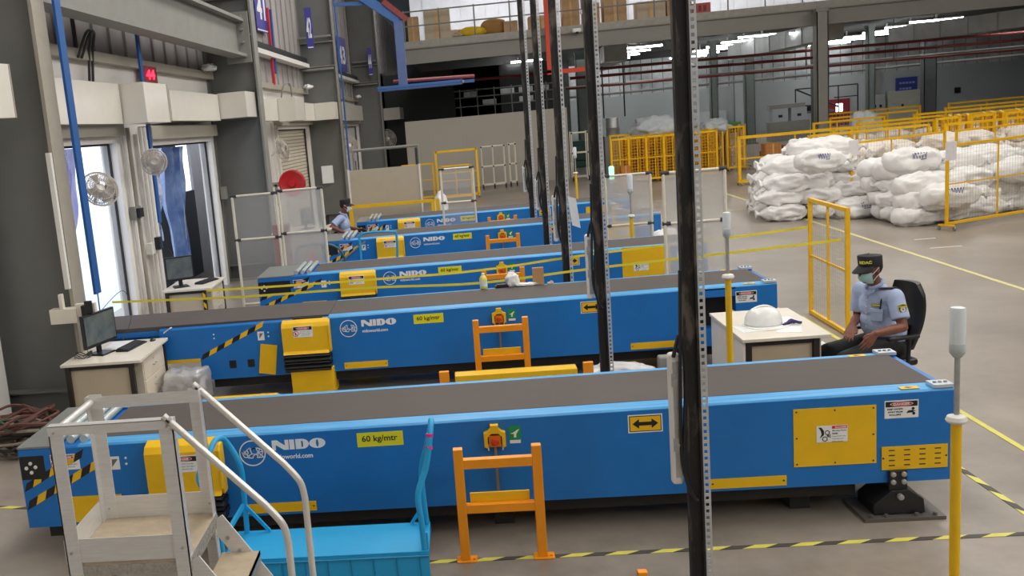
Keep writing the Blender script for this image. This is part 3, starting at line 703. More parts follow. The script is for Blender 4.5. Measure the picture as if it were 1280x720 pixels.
lamp_post(2.86, 25, 'small far yellow lamp post out on the open floor', z=1.2, h=.24)
# ================================================================== platform ladder
t = thing('platform_ladder', (-1.8, 5.1, 0), 'aluminium platform ladder with two handrails in the left foreground', 'ladder')
xL, xR, yN, yF, zD, zR = -2.15, -1.5, 4.8, 5.4, .9, 1.64
def angle_post(x, y, sx, sy, z0, z1, nm='post'):
    q = MB(); q.box(min(x, x+sx*.075), min(y, y+sy*.006), z0, max(x, x+sx*.075), max(y, y+sy*.006), z1); q.box(min(x, x+sx*.006), min(y, y+sy*.06), z0, max(x, x+sx*.006), max(y, y+sy*.06), z1)
    return q.build(nm, ALU, t)
for (x, y, sx, sy) in ((xL, yN, 1, 1), (xR, yN, -1, 1), (xL, yF, 1, -1), (xR, yF, -1, -1)):
    p_ = angle_post(x, y, sx, sy, .02, zR)
    q = MB(); q.cyl((x+sx*.03, y+sy*.03, 0), (x+sx*.03, y+sy*.03, .03), .035, 12); q.build('rubber_foot', BLK, p_)
    q = MB(); 
    for zz in (zD+.06, zR-.03): q = MB(); q.cyl((x+sx*.03, y-sy*.01, zz), (x+sx*.03, y+sy*.008, zz), .007, 8); q.build('bolt', STEEL, p_)
q = MB(); q.box(xL-.002, yN-.004, zR-.045, xR+.002, yN-.001, zR+.004); q.box(xL-.002, yN-.004, zR+.001, xR+.002, yN+.05, zR+.005); q.build('guard_rail', ALU, t)
q = MB(); q.box(xL-.002, yF-.062, zR-.065, xR+.002, yF-.0605, zR+.003); q.build('guard_rail', ALU, t)
q = MB(); q.cyl((xL+.03, yN+.03, zR-.03), (xL+.03, yF-.03, zR-.03), .02, 12); q.build('side_rail', ALU, t)
for a in ((xL, yN+.008, xR, yN+.013), (xL, yF+.001, xR, yF+.006), (xL-.005, yN, xL-.001, yF)):
    q = MB(); q.box(a[0], a[1], zD, a[2], a[3], zD+.13); q.build('toe_board', ALU, t)
PLY = mat('worn_deck_tread', '#b9a990', .6, var=.12, scale=12, metal=.1)
q = MB(); q.box(xL, yN+.014, zD-.02, xR, yF, zD); q.build('deck', PLY, t)
TREADM = mat('checker_aluminium', '#b9b6b0', .35, metal=.6, var=.2, scale=60)
q = MB(); q.box(xL, yN+.008, zD-.075, xR, yN+.014, zD-.021); q.box(xR, yN, zD-.075, xR+.004, yF, zD)
for i in range(14): q.beam((xR+.006, yN+.03+.042*i, zD-.06), (xR+.006, yN+.05+.042*i, zD-.015), .006, .012); 
for i in range(14): q.beam((xL+.03+.042*i, yN+.006, zD-.06), (xL+.05+.042*i, yN+.006, zD-.03), .006, .01)
q.build('deck_edge', TREADM, t)
for y in (yN, yF):
    q = MB(); P = [(xR-.01, y, zR-.01), (xR+.42, y, zR-.47), (xR+.5, y, zR-.58), (xR+.52, y, zR-.68), (xR+.52, y, .12)]
    q.tube(catmull([P[0], P[0], P[1]], 3)[:-1]+catmull(P[1:4], 6)+[Vector(P[4])], .019, 14); q.build('handrail', mat('bright_tube', '#dcdad6', .3, metal=.35, var=.04), t)
q0, q1 = (xR, zD-.03), (xR+.55, .03)
for y in (yN+.03, yF-.03):
    q = MB(); q.beam((q0[0], y, q0[1]), (q1[0], y, q1[1]), .012, .10, up=(0, 0, 1)); q.build('stringer', ALU, t)
    q = MB(); q.cyl((xR+.06, y-.012, zD-.14), (xR+.06, y+.012, zD-.14), .012, 8); q.cyl((xR+.12, y-.012, zD-.22), (xR+.12, y+.012, zD-.22), .012, 8); q.build('stringer_bolt', STEEL, t)
for i in range(1, 4):
    f = i/4; x = q0[0]+(q1[0]-q0[0])*f; z = q0[1]+(q1[1]-q0[1])*f
    q = MB(); q.box(x-.12, yN+.036, z-.01, x+.1, yF-.036, z+.012, 0); q.box(x+.095, yN+.036, z-.05, x+.1, yF-.036, z+.012, 1); q.build('step', [PLY, TREADM], t)
q = MB(); q.beam((xL+.05, yF-.02, .05), (xR-.05, yF-.02, .75), .025, .006, up=(0, 1, 0)); q.build('brace', ALU, t)
# ================================================================== blue platform trolley
CY = mat('bright_blue_trolley_paint', '#1c9fd8', .45, var=.05, scale=5)
t = thing('platform_trolley', (-1, 6.2, 0), 'bright blue platform trolley with tall handles beside the ladder', 'trolley')
x0, x1, y0, y1, zt_ = -1.66, -.34, 5.96, 6.42, .35
q = MB(); q.box(x0, y0, zt_-.012, x1, y1, zt_); q.box(x0, y0, zt_-.06, x1, y0+.006, zt_-.012); q.box(x1-.006, y0, zt_-.06, x1, y1, zt_-.012); q.build('platform', CY, t, bevel=.003)
q = MB(); q.box(x0, y0-.004, zt_-.24, x1, y0+.002, zt_-.02); 
q.build('skirt_panel', CY, t)
CYD = mat('darker_blue_weld_rod', '#1583b5', .5)
q = MB(); q.tube([(x0, y0-.008, zt_-.03), (x1, y0-.008, zt_-.03)], .007, 6)
for i in range(9): x = x0+.1+i*.145; q.tube([(x, y0-.008, zt_-.03), (x+.005, y0-.008, zt_-.23)], .004, 5)
q.build('skirt_rods', CYD, t)
for (x, y) in ((x0+.1, y0+.07), (x1-.1, y0+.07), (x0+.1, y1-.07), (x1-.1, y1-.07)):
    q = MB(); q.cyl((x, y-.02, .06), (x, y+.02, .06), .06, 18); wh = q.build('wheel', BLK, t)
    q = MB(); q.box(x-.03, y-.03, .06, x+.03, y-.022, .125); q.box(x-.03, y+.022, .06, x+.03, y+.03, .125); q.box(x-.04, y-.035, .118, x+.04, y+.035, .338); q.build('wheel_fork', STEEL, wh)
q = MB(); q.tube(catmull([(x1-.02, y0+.03, .12), (x1-.03, y0+.03, .5), (x1-.04, y0+.05, .7), (x1+.02, y0+.1, .86), (x1+.06, y0+.14, 1.05), (x1+.07, (y0+y1)/2, 1.12), (x1+.06, y1-.14, 1.05), (x1+.02, y1-.1, .9), (x1-.03, y1-.05, .7), (x1-.02, y1-.03, .3)]), .019, 10)
q.box(x1-.03, y0+.02, .30, x1, y0+.05, .46); q.beam((x1-.02, y1-.03, .5), (x1-.12, y1-.03, .36), .02, .02); q.build('push_handle', CY, t)
q = MB()
for zz in (.95, 1.02, 1.09): pass
q.lathe([(.0225, 0), (.0225, .022)], (x1+.048, y0+.125, .97), 10); q.lathe([(.0225, 0), (.0225, .02)], (x1+.058, y0+.14, 1.045), 10); q.build('pink_sticker', mat('pink_sticker', '#e0318a', .5), t)
q = MB(); q.tube(catmull([(x0+.02, y0+.03, .12), (x0+.0, y0+.03, .5), (x0-.04, y0+.04, .74), (x0-.10, y0+.07, .886), (x0-.03, y0+.1, 1.02), (x0+.0, (y0+y1)/2, 1.08), (x0+.03, y1-.1, 1.02), (x0+.1, y1-.08, .84), (x0+.09, y1-.03, .6), (x0+.08, y1-.03, .3)]), .019, 10)
q.beam((x0+.09, y1-.04, .55), (x0+.24, y1-.04, .36), .02, .02); q.beam((x0+.0, y0+.04, .45), (x0+.08, y1-.04, .55), .02, .03); q.build('push_handle', CY, t)
q = MB(); q.lathe([(.0225, 0), (.0225, .03)], (x0-.07, y0+.053, .81), 10); q.build('green_sticker', GRN, t)
# ================================================================== desks with computers
CREAM = mat('cream_laminate', '#d8cdbb', .45, var=.03, scale=8)
CREAM2 = mat('beige_laminate_board', '#c5b69c', .5, var=.04, scale=5)
DESKTOPM = mat('pale_desk_top', '#e4dccd', .35, var=.03)
LEGB = mat('dark_brown_leg', '#2d2522', .5)
def desk(x0, x1, y0, y1, z, label, mid='open', white=False, stripe=False):
    t = thing('office_desk', ((x0+x1)/2, (y0+y1)/2, 0), label, 'desk')
    q = MB(); q.box(x0, y0, z-.03, x1, y1, z); q.build('desk_top', DESKTOPM, t, bevel=.004)
    for i, (x, y) in enumerate(((x0+.06, y0+.05), (x1-.12, y0+.05), (x0+.06, y1-.05), (x1-.06, y1-.05))):
        q = MB(); q.box(x-.025, y-.025, 0, x+.025, y+.025, z-.03); l = q.build('leg', LEGB, t)
        if stripe and i == 1:
            q = MB(); tape(q, (x, .1), (x, z-.08), .04, y-.027, 8); q.build('hazard_tape', [YEL, BLKP], l)
    q = MB(); q.box(x0+.06, y0+.04, z-.075, x1-.12, y0+.07, z-.03); q.box(x0+.04, y0+.05, z-.07, x0+.07, y1-.05, z-.03); q.build('top_frame', LEGB, t)
    q = MB(); q.box(x0+.085, y0+.06, .26, x1-.15, y0+.075, z-.075); q.build('modesty_panel', CREAM2, t)
    q = MB(); q.box(x1-.44, y0+.16, .28, x1-.04, y1-.12, z-.032); cb = q.build('drawer_cabinet', CREAM, t)
    n = 3
    for k in range(n):
        za = .29+(z-.34)*k/n*.62/1.0; 
    for k in range(2):
        z0_ = .30+k*(z-.35)/2; z1_ = z0_+(z-.35)/2-.01
        q = MB(); q.box(x1-.042, y0+.18, z0_, x1-.03, y1-.14, z1_); dr = q.build('drawer', CREAM, t, bevel=.003)
        q = MB(); ym = (y0+y1)/2; zz = (z0_+z1_)/2; q.tube([(x1-.03, ym-.05, zz), (x1-.005, ym-.05, zz), (x1-.005, ym+.05, zz), (x1-.03, ym+.05, zz)], .006, 6); q.cyl((x1-.03, ym, zz+.06), (x1-.026, ym, zz+.06), .01, 8); q.build('drawer_handle', STEEL, dr)
    if white:
        q = MB(); q.box(x0+.01, y0+.03, .02, x0+.03, y1-.03, z-.03); q.build('white_side_panel', WHITE, t)
    return t
desk(-4.22, -3.36, 9.95, 11.0, .78, 'cream desk with dark legs carrying the nearer black monitor')
desk(-4.42, -3.68, 14.45, 15.45, .76, 'cream desk with a striped leg in front of the second dock door', stripe=True)
desk(2.45, 3.22, 9.2, 10.42, .75, 'cream desk beside the masked guard, carrying the white helmet', white=True)
desk(-3.55, -2.42, 19.0, 19.9, .98, 'small white desk beside the far seated guard')
SCR = mat('grey_screen', '#50585a', .18, scale=6, col2='#6c7472')
def monitor(x, y, z, rz, label, wd=.45, hgt=.30):
    t = thing('computer_monitor', (x, y, z), label, 'monitor'); t.rotation_euler = (0, 0, rz)
    c = MB(); c.box(x-wd/2, y-.02, z+.10, x+wd/2, y+.02, z+.10+hgt); c.box(x-wd/2+.05, y+.02, z+.14, x+wd/2-.05, y+.05, z+.34); c.build('monitor_frame', BLKP, t, bevel=.005)
    c = MB(); c.box(x-wd/2+.02, y-.0225, z+.10+.035, x+wd/2-.02, y-.02, z+.10+hgt-.02); c.build('screen', SCR, t)
    c = MB(); c.prism([(x-.12, z+.0), (x+.12, z+.0), (x+.10, z+.018), (x-.10, z+.018)], y-.1, y+.1); c.box(x-.03, y+.02, z+.015, x+.03, y+.045, z+.2); c.build('stand', BLKP, t)
    return t
def keyboard(x, y, z, rz, label):
    t = thing('keyboard', (x, y, z), label, 'keyboard'); t.rotation_euler = (0, 0, rz)
    c = MB(); c.prism([(y-.075, z), (y+.075, z), (y+.075, z+.028), (y-.075, z+.012)], x-.225, x+.225, 'yz'); c.build('keyboard_case', BLKP, t, bevel=.003)
    c = MB()
    for r in range(5):
        for k in range(15): xx = x-.21+k*.028; yy = y-.06+r*.026; c.box(xx, yy, z+.014+(yy-y+.075)*.107, xx+.023, yy+.021, z+.022+(yy-y+.075)*.107)
    c.build('keys', mat('key_caps', '#2a2a2e', .5), t)
    return t
monitor(-3.92, 10.4, .78, math.radians(72), 'black monitor on the nearer desk by the grey column', .54, .36)
keyboard(-3.66, 10.62, .78, math.radians(80), 'black keyboard lying before the nearer monitor')
mo = MB(); mo.lathe([(.001, .0), (.03, .0), (.032, .012), (.02, .026), (.001, .03)], (-3.5, 10.88, .78), 14); mo = mo.build('computer_mouse', BLKP, None, (-3.5, 10.88, .78)); mo.scale = (1, 1.6, 1); tag(mo, 'black mouse at the far end of the nearer keyboard', 'mouse')
q = MB()
for k in range(3):
    r = random.Random(k); P = [(-4.08+.09*math.sin(a*.9+k)+r.uniform(-.01, .01), 10.28+.08*math.cos(a*.9+k), .80+.03*math.sin(a*1.7+k)) for a in range(9)]; q.tube(catmull(P, 5), .005, 5)
q.tube(catmull([(-4.05, 10.35, .8), (-4.12, 10.5, 1.0), (-3.98, 10.75, 1.2), (-3.8, 11.0, 1.35), (-3.75, 11.0, 1.05), (-3.85, 10.9, .8)]), .004, 5)
tag(q.build('coiled_cable', mat('mixed_cable', '#4a4a50', .5), None, (-4.08, 10.3, .78)), 'tangled cable heap behind the nearer monitor', 'cable')
q = MB(); q.box(-3.98, 10.62, .78, -3.72, 10.95, .784); tag(q.build('paper_sheet', WHT, None, (-3.85, 10.8, .78)), 'white paper lying under the nearer monitor', 'paper')
monitor(-4.2, 14.75, .76, math.radians(25), 'black monitor seen edge-on at the second dock door desk', .42, .36)
keyboard(-3.88, 15.05, .76, math.radians(70), 'black keyboard on the desk at the second dock door')
monitor(-2.9, 19.35, .98, math.radians(70), 'small dark monitor seen through the left clear partition', .4, .3)
# junction box on the column foot with plugs
t = thing('wall_socket_trunking', (-4.2, 10.5, 1.18), 'beige socket box with a black plug on the nearest column', 'socket box')
q = MB(); q.box(-4.42, 10.35, 1.14, -4.12, 10.48, 1.30); q.box(-4.3, 10.35, 1.3, -4.26, 10.42, 1.46); q.box(-4.14, 10.38, 1.2, -3.92, 10.44, 1.34); q.build('socket_box', DESKTOPM, t, bevel=.006)
q = MB(); q.box(-4.05, 10.3, 1.2, -3.95, 10.38, 1.33); q.box(-4.0, 10.28, 1.24, -3.92, 10.32, 1.38); q.build('plug', BLKP, t, bevel=.008)
# ------------------------------------------------ helmet desk
HELM = mat('white_helmet', '#f2f2f0', .25, var=.01)
t = thing('safety_helmet', (2.78, 9.72, .75), 'white hard hat lying on the desk beside the guard', 'helmet')
q = MB(); n = 28; prof = [(.145, .0), (.15, .03), (.148, .07), (.13, .115), (.095, .15), (.05, .168), (.001, .173)]
vs = []; fs = []
for i, (r, h) in enumerate(prof):
    for j in range(n): a = 2*math.pi*j/n; vs.append((2.78+r*1.12*math.cos(a), 9.72+r*math.sin(a)*.92, .76+h))
for i in range(len(prof)-1):
    for j in range(n): j2 = (j+1) % n; fs.append((i*n+j, i*n+j2, (i+1)*n+j2, (i+1)*n+j))
q.add(vs, fs, 0, True); q.build('shell', HELM, t)
q = MB(); q.add([(2.78+.15*1.12*math.cos(a)*s+dx, 9.72+.14*math.sin(a)*s, z) for z in (.752, .762) for (s, dx) in ((1, 0),) for a in [2*math.pi*j/24 for j in range(24)]]+[(2.78+(.17*1.12+.07*max(0, -math.sin(a-.5)))*math.cos(a), 9.72+(.165+.07*max(0, -math.sin(a-.2)))*math.sin(a), z) for z in (.752, .76) for a in [2*math.pi*j/24 for j in range(24)]],
  [(j, (j+1) % 24, 48+(j+1) % 24, 48+j) for j in range(24)]+[(24+j, 72+j, 72+(j+1) % 24, 24+(j+1) % 24) for j in range(24)]+[(48+j, 48+(j+1) % 24, 72+(j+1) % 24, 72+j) for j in range(24)], 0, True); q.build('brim', HELM, t)
q = MB(); P = [(2.78+.168*math.cos(a), 9.72, .765+.175*math.sin(a)) for a in [math.pi*k/14 for k in range(15)]]; q.tube(P, .010, 6); q.v = [Vector((v.x, 9.72+(v.y-9.72)*2.2, v.z)) for v in q.v]; q.build('ridge', HELM, t)
q = MB()
for (x, y, r) in ((2.62, 9.62, .1), (2.95, 9.5, -.3), (3.02, 9.85, .2)):
    q2 = MB(); R = Matrix.Rotation(r, 3, 'Z'); q2.cbox((x, y, .7515), (.21, .29, .003), R)
    tag(q2.build('paper_sheet', WHT, None, (x, y, .75)), {2.62: 'white paper under the left of the hard hat', 2.95: 'white paper on the front corner of the helmet desk', 3.02: 'white paper at the back of the helmet desk'}[x], 'paper')
q = MB()
for k in range(7):
    a = k*.5; P = [(2.93+.02*k, 9.62+.012*k, .765), (2.98+.012*k+.03*math.cos(a), 9.66+.03*math.sin(a), .785+.004*(k % 3)), (3.05+.01*k, 9.66+.02*math.sin(k), .768)]; q.tube(catmull(P, 4), .012, 6)
tag(q.build('purple_gloves', mat('dark_violet_cloth', '#3c2f6b', .6), None, (3.0, 9.65, .75)), 'dark violet gloves lying on the helmet desk', 'gloves')
# ================================================================== small things on and between the conveyors
def lab(o, l, c, g=None): return tag(o, l, c, g)
t = thing('spray_bottle', (.23, 12.02, .8866), 'white and yellow bottle standing on the second conveyor', 'bottle')
q = MB(); q.lathe([(.04, 0), (.045, .01), (.045, .12), (.03, .15), (.015, .165)], (.23, 12.02, .8866), 20); bt = q.build('bottle_body', mat('yellow_liquid_bottle', '#e9dd62', .3), t)
q = MB(); q.lathe([(.018, .16), (.018, .185)], (.23, 12.02, .8866), 12); q.build('bottle_cap', WHT, t); q = MB(); q.lathe([(.0455, .03), (.0455, .1)], (.23, 12.02, .8866), 20); q.build('bottle_label', mat('pale_label', '#dfe8df', .5), t)
q = MB(); q.box(.36, 11.98, .886, .52, 12.06, .91); q.box(.38, 11.985, .91, .5, 12.055, .925); lab(q.build('black_case', BLKP, None, (.44, 12.02, .8866), bevel=.006), 'flat black case between the bottle and the crumpled bag', 'case')
def blob(name, c, s, m, seed, amp=.35, sub=3, fr=2.2, flat=True, parent=None):
    bm = bmesh.new(); bmesh.ops.create_icosphere(bm, subdivisions=sub, radius=1)
    for v in bm.verts:
        n_ = noise.fractal(v.co*fr+Vector((seed, seed*1.7, 0)), .9, 2.1, 4)
        v.co = v.co*(1+amp*n_); v.co = Vector((v.co.x*s[0], v.co.y*s[1], v.co.z*s[2]))
    if flat:
        lo = -s[2]*.82
        for v in bm.verts: v.co.z = max(v.co.z, lo)
        for v in bm.verts: v.co.z -= lo
    for f in bm.faces: f.smooth = True
    me = bpy.data.meshes.new(name); bm.to_mesh(me); bm.free(); me.materials.append(m)
    o = bpy.data.objects.new(name, me); C.objects.link(o); o.location = c
    if parent is not None: o.parent = parent; o.location = Vector(c)-Vector(parent['_o'])
    return o
PLBAG = mat('white_plastic_bag', '#ecebea', .35, var=.04, bump=.3, bscale=12)
lab(blob('plastic_bag', (.57, 12.02, .8866), (.075, .05, .09), PLBAG, 3.3, .5), 'crumpled white plastic bag standing on the second conveyor', 'bag')
lab(blob('white_cloth', (.72, 12.0, .886), (.12, .05, .022), PLBAG, 8.3, .4), 'flat white cloth lying beside the crumpled bag', 'cloth')
CARD = mat('brown_cardboard', '#b98f62', .75, var=.07, scale=9)
q = MB(); q.box(.81, 12.0, .886, .94, 12.05, 1.09); q.add([(.81, 12.0, 1.09), (.94, 12.0, 1.09), (.95, 11.97, 1.10), (.83, 11.97, 1.10)], [(0, 1, 2, 3)]) if False else None
lab(q.build('cardboard_piece', CARD, None, (.87, 12.02, .8866), bevel=.003), 'upright brown cardboard box standing on the second conveyor', 'box')
q = MB(); q.box(.98, 12.0, .886, 1.05, 12.04, .905); q.box(1.01, 12.01, .905, 1.04, 12.03, .92); lab(q.build('small_part', mat('pale_tan_part', '#d3c0a4', .6), None, (1.0, 12.02, .8866), bevel=.003), 'small tan block right of the cardboard box', 'block')
def wrapbox(x0, y0, x1, y1, h, m):
    bm = bmesh.new(); bmesh.ops.create_cube(bm, size=1); bmesh.ops.subdivide_edges(bm, edges=bm.edges, cuts=11, use_grid_fill=True)
    for v in bm.verts:
        p = v.co.copy(); n_ = noise.fractal(p*5+Vector((3, 1, 2)), .8, 2, 3)
        v.co = Vector((p.x*(x1-x0), p.y*(y1-y0), p.z*h))*(1-.12*max(0, p.length-.6)/.26)+p.normalized()*n_*.035
        v.co.z = max(0, v.co.z+h/2)
    for f in bm.faces: f.smooth = True
    me = bpy.data.meshes.new('wrapped_bundle'); bm.to_mesh(me); bm.free(); me.materials.append(m)
    o = bpy.data.objects.new('wrapped_bundle', me); C.objects.link(o); o.location = ((x0+x1)/2, (y0+y1)/2, 0); return o
# floor things between first and second conveyor
t = thing('yellow_barrier', (.5, 10.2, 0), 'low yellow bar lying before the orange guard of the second conveyor', 'barrier')
q = MB(); q.box(-.16, 10.02, .16, 1.06, 10.2, .37); q.build('bar', YEL, t, bevel=.006)
for x in (-.27, 1.18): q = MB(); q.box(x-.05, 10.1, 0, x+.05, 10.16, .40); q.build('barrier_post', ORG, t, bevel=.004)
q = MB(); q.box(-.24, 10.11, .2, 1.15, 10.15, .26); q.build('cross_tube', YEL, t)
q = MB(); q.box(-2.75, 10.0, 0, -2.0, 10.1, .30); lab(q.build('yellow_kerb_board', YEL, None, (-2.4, 10.05, 0), bevel=.004), 'yellow board behind the nearest conveyor, left of the pedestal', 'board')
q = MB(); q.box(2.4, 9.2-.4, 0, 2.9, 8.9, .42); lab(q.build('yellow_floor_box', YEL, None, (2.6, 8.85, 0), bevel=.006), 'yellow edge showing below the helmet desk post', 'board')
FOIL = mat('silver_wrap', '#bfbdbd', .3, metal=.2, var=.12, scale=4, bump=.7, bscale=7)
DUST = mat('dusty_white_sheet', '#cdc2b2', .6, var=.12, scale=4, bump=.6, bscale=6)
lab(wrapbox(-3.34, 10.45, -2.9, 10.95, .46, FOIL), 'large silver plastic wrapped bundle behind the nearer desk', 'bundle')
lab(blob('plastic_sheet', (-2.25, 10.48, 0), (.24, .2, .10), DUST, 5.1, .35, 4), 'crumpled dusty sheet beside the yellow pedestal', 'sheet')
lab(blob('plastic_sheet', (1.55, 10.66, 0), (.36, .16, .13), PLBAG, 6.1, .3, 4), 'white plastic sheet heap under the second conveyor', 'sheet')
lab(blob('plastic_sheet', (.85, 10.6, 0), (.22, .1, .12), mat('grey_clear_sheet', '#9a958f', .3, var=.2, bump=.5), 9.1, .3, 4), 'grey clear sheet bunched beneath the second conveyor', 'sheet')
q = MB(); q.box(2.0, 10.78, 0, 2.45, 10.9, .23); lab(q.build('grey_block', mat('pale_grey_block', '#a9a8a4', .6), None, (2.2, 10.85, 0), bevel=.02), 'pale grey block under the right half of the second conveyor', 'block')
# cable tangle at the left edge
cols = ['#6d5a4c', '#2c2624', '#8d8374', '#4e5a4a', '#5f3a34']
q = MB()
for k in range(5):
    r = random.Random(20+k)
    for s_ in range(3):
        a0 = r.uniform(0, 6); R = r.uniform(.14, .36)
        P = [(-4.55+R*math.cos(a0+i*.9)+r.uniform(-.1, .1), 9.55+R*.9*math.sin(a0+i*.9)+r.uniform(-.1, .1), max(.02, .07+.10*k*.6+r.uniform(-.05, .14))) for i in range(12)]
        q.tube(catmull(P, 5), .016, 6, k)
tag(q.build('cable_heap', [mat('old_cable_%d' % k, cols[k], .6) for k in range(5)], None, (-4.55, 9.55, .0)), 'tangled heap of old cables at the left edge beside the first column', 'cables', kind='stuff')
# ================================================================== floor markings
def mark(name, pts, wd, m, label):
    q = MB()
    for a, b in zip(pts, pts[1:]): q.beam((a[0], a[1], .002), (b[0], b[1], .002), wd, .004)
    return lab(q.build(name, m, None, (pts[0][0], pts[0][1], 0)), label, 'floor line')
LINE = mat('faded_yellow_line', '#d8cf94', .5, var=.12, scale=14)
LINEY = mat('yellow_floor_tape', '#dcd460', .5, var=.06)
mark('floor_line', [(7.3, 3), (7.3, 36)], .07, LINE, 'long faded yellow floor line right of the conveyors')
mark('floor_line', [(4.27, 7.9), (4.25, 13.2)], .05, LINEY, 'bright yellow floor line right of the guard chair')
mark('floor_line', [(7.3, 25), (4.2, 24.9)], .06, LINE, 'faded floor line crossing behind the clear partitions')
mark('floor_line', [(4.2, 13.3), (3.4, 19)], .06, LINE, 'faded floor line running back past the third conveyor')
def hazard(pts, n, label):
    q = MB(); tape(q, pts[0], pts[1], .05, .001, n, plane='xy', sk=.9); q.build('x', [LINEY, BLKP], None) if False else None
    return lab(q.build('hazard_floor_tape', [LINEY, mat('faded_black_tape', '#4a443e', .6)], None, (pts[0][0], pts[0][1], 0)), label, 'floor tape')
hazard([(-1.4, 6.545), (5.2, 6.545)], 44, 'yellow and black floor tape along the front of the nearest conveyor')
hazard([(3.66, 6.57), (3.62, 8.9)], 14, 'yellow and black floor tape right of the nearest conveyor end')
hazard([(-3.45, 7.9), (-5.4, 8.3)], 12, 'yellow and black floor tape left of the nearest conveyor')
SCUF = mat('pale_scuff', '#d9d6cf', .5)
for k, (x, y, a, b) in enumerate([(8.1, 18.6, .35, .05), (8.0, 17.6, .5, .05), (6.9, 19.9, .1, .04), (6.2, 17.2, .2, .03)]):
    q = MB(); q.cbox((x, y, .001), (a, b, .002)); lab(q.build('floor_scuff', SCUF, None, (x, y, 0)), ['short pale floor mark nearest the big yellow barrier', 'long pale floor mark in front of the big yellow barrier', 'small pale floor mark in front of the sack piles', 'small pale floor mark right of the long faded line'][k], 'floor mark')
q = MB(); q.box(.87, 5.57, 0, .925, 5.62, .33); lab(q.build('yellow_stub_post', ORG, None, (.9, 5.6, 0), bevel=.004), 'orange post tip at the bottom edge of the picture', 'post')
# ================================================================== ribbons
RIB = mat('yellow_barrier_ribbon', '#f7e23a', .45, var=.03)
up_ = [(-3.53, 13.6, 0.86), (-2.61, 13.57, 0.85), (-1.06, 13.53, 0.85), (0.22, 13.49, 0.87), (1.69, 13.44, 0.98), (3.36, 13.39, 1.06), (4.41, 13.35, 1.13)]
lo_ = [(-4.81, 13.4, 0.83), (-3.94, 13.29, 0.82), (-2.97, 13.17, 0.81), (-1.88, 13.03, 0.83), (-1.03, 12.92, 0.84), (0.2, 12.74, 0.83), (1.57, 12.54, 0.94), (3.09, 12.31, 1.04), (4.35, 12.1, 1.13)]
def ribbon(P, label):
    q = MB(); P = catmull(P, 5)
    for a, b in zip(P, P[1:]):
        q.add([a+Vector((0, -.001, -.015)), b+Vector((0, -.001, -.015)), b+Vector((0, -.001, .015)), a+Vector((0, -.001, .015)), a+Vector((0, .001, -.015)), b+Vector((0, .001, -.015)), b+Vector((0, .001, .015)), a+Vector((0, .001, .015))], [(0, 1, 2, 3), (7, 6, 5, 4), (0, 4, 5, 1), (3, 2, 6, 7)])
    lab(q.build('barrier_ribbon', RIB, None, tuple(P[0])), label, 'ribbon')
ribbon(up_, 'upper of the two yellow ribbons strung across the conveyors'); ribbon(lo_, 'lower of the two yellow ribbons strung across the conveyors')
# ================================================================== clear partitions on white tube frames
CLEAR = mat('clear_plastic_sheet', '#e4e4e2', .25, alpha=.15, var=.05, scale=2)
CLEAR2 = mat('milky_plastic_sheet', '#dcdbd8', .3, alpha=.42, var=.05, scale=2)
TUBE = mat('ivory_tube', '#e3ddcc', .4, var=.02); JOINT = mat('dark_tube_joint', '#3b3a3d', .5)
def partition(x0, x1, y, h, zm, label, m=CLEAR, zb=.15, tube=TUBE):
    t = thing('tube_partition', ((x0+x1)/2, y, 0), label, 'partition', 'clear plastic partitions on tube frames')
    for x in (x0, x1): q = MB(); q.cyl((x, y, .08), (x, y, h), .022, 10); q.build('upright', tube, t)
    for z in (h, zm, zb+.05): q = MB(); q.cyl((x0+.03, y, z), (x1-.03, y, z), .018, 10); q.build('cross_tube', tube, t)
    for x, s in ((x0, 1), (x1, -1)):
        for z in (h, zm): q = MB(); q.cyl((x-s*.03, y, z), (x+s*.07, y, z), .026, 10); q.build('joint', JOINT, t)
        q = MB(); q.cyl((x, y-.015, .04), (x, y+.015, .04), .04, 12); q.box(x-.015, y-.025, .04, x+.015, y+.025, .1); q.build('caster', BLKP, t)
    q = MB(); q.box(x0+.02, y-.002, zb, x1-.02, y+.002, h-.02); q.build('plastic_sheet', m, t)
partition(-3.56, -2.86, 16.0, 1.95, 1.25, 'clear partition standing before the dark column, leftmost of all')
partition(-2.82, -2.13, 16.05, 1.97, 1.29, 'clear partition with the red hose reel seen above it', CLEAR2)
partition(2.58, 3.33, 13.15, 1.98, 1.34, 'milky partition seen behind the nearest black mast', CLEAR2)
partition(2.32, 3.02, 16.4, 1.74, .95, 'clear partition with the yellow panel showing through it', CLEAR2)
partition(-.30, .33, 20.2, 1.84, 1.18, 'small clear partition in front of the farthest conveyor logo')
# plain board and grey frame behind the last conveyor
t = thing('board_screen', (-1.6, 23, 0), 'plain beige board screen standing behind the farthest conveyor', 'screen')
q = MB(); q.box(-2.4, 22.98, .1, -.8, 23.02, 1.82); q.build('board', mat('plain_beige_board', '#b9ae99', .6, var=.03), t)
for x in (-2.4, -.8): q = MB(); q.box(x-.02, 22.96, 0, x+.02, 23.04, 1.84); q.build('upright', WHITE, t)
t = thing('goalpost', (-1.5, 24.5, 0), 'grey tube frame rising above the beige board screen', 'frame')
for x in (-2.4, -.85): q = MB(); q.cyl((x, 24.5, 0), (x, 24.5, 2.2), .03, 10); q.build('upright', GREY, t)
q = MB(); q.cyl((-2.4, 24.5, 2.2), (-.85, 24.5, 2.2), .035, 10); q.build('top_tube', GREY, t)
q = MB(); q.box(-.93, 24.48, 1.75, -.88, 24.5, 2.15); q.build('dark_strip', JOINT, t)
t = thing('yellow_rail', (-1.5, 22.6, 0), 'yellow rail in front of the beige board screen', 'rail')
q = MB(); q.box(-2.42, 22.57, 1.0, -.5, 22.63, 1.07); q.build('top_bar', YEL2, t)
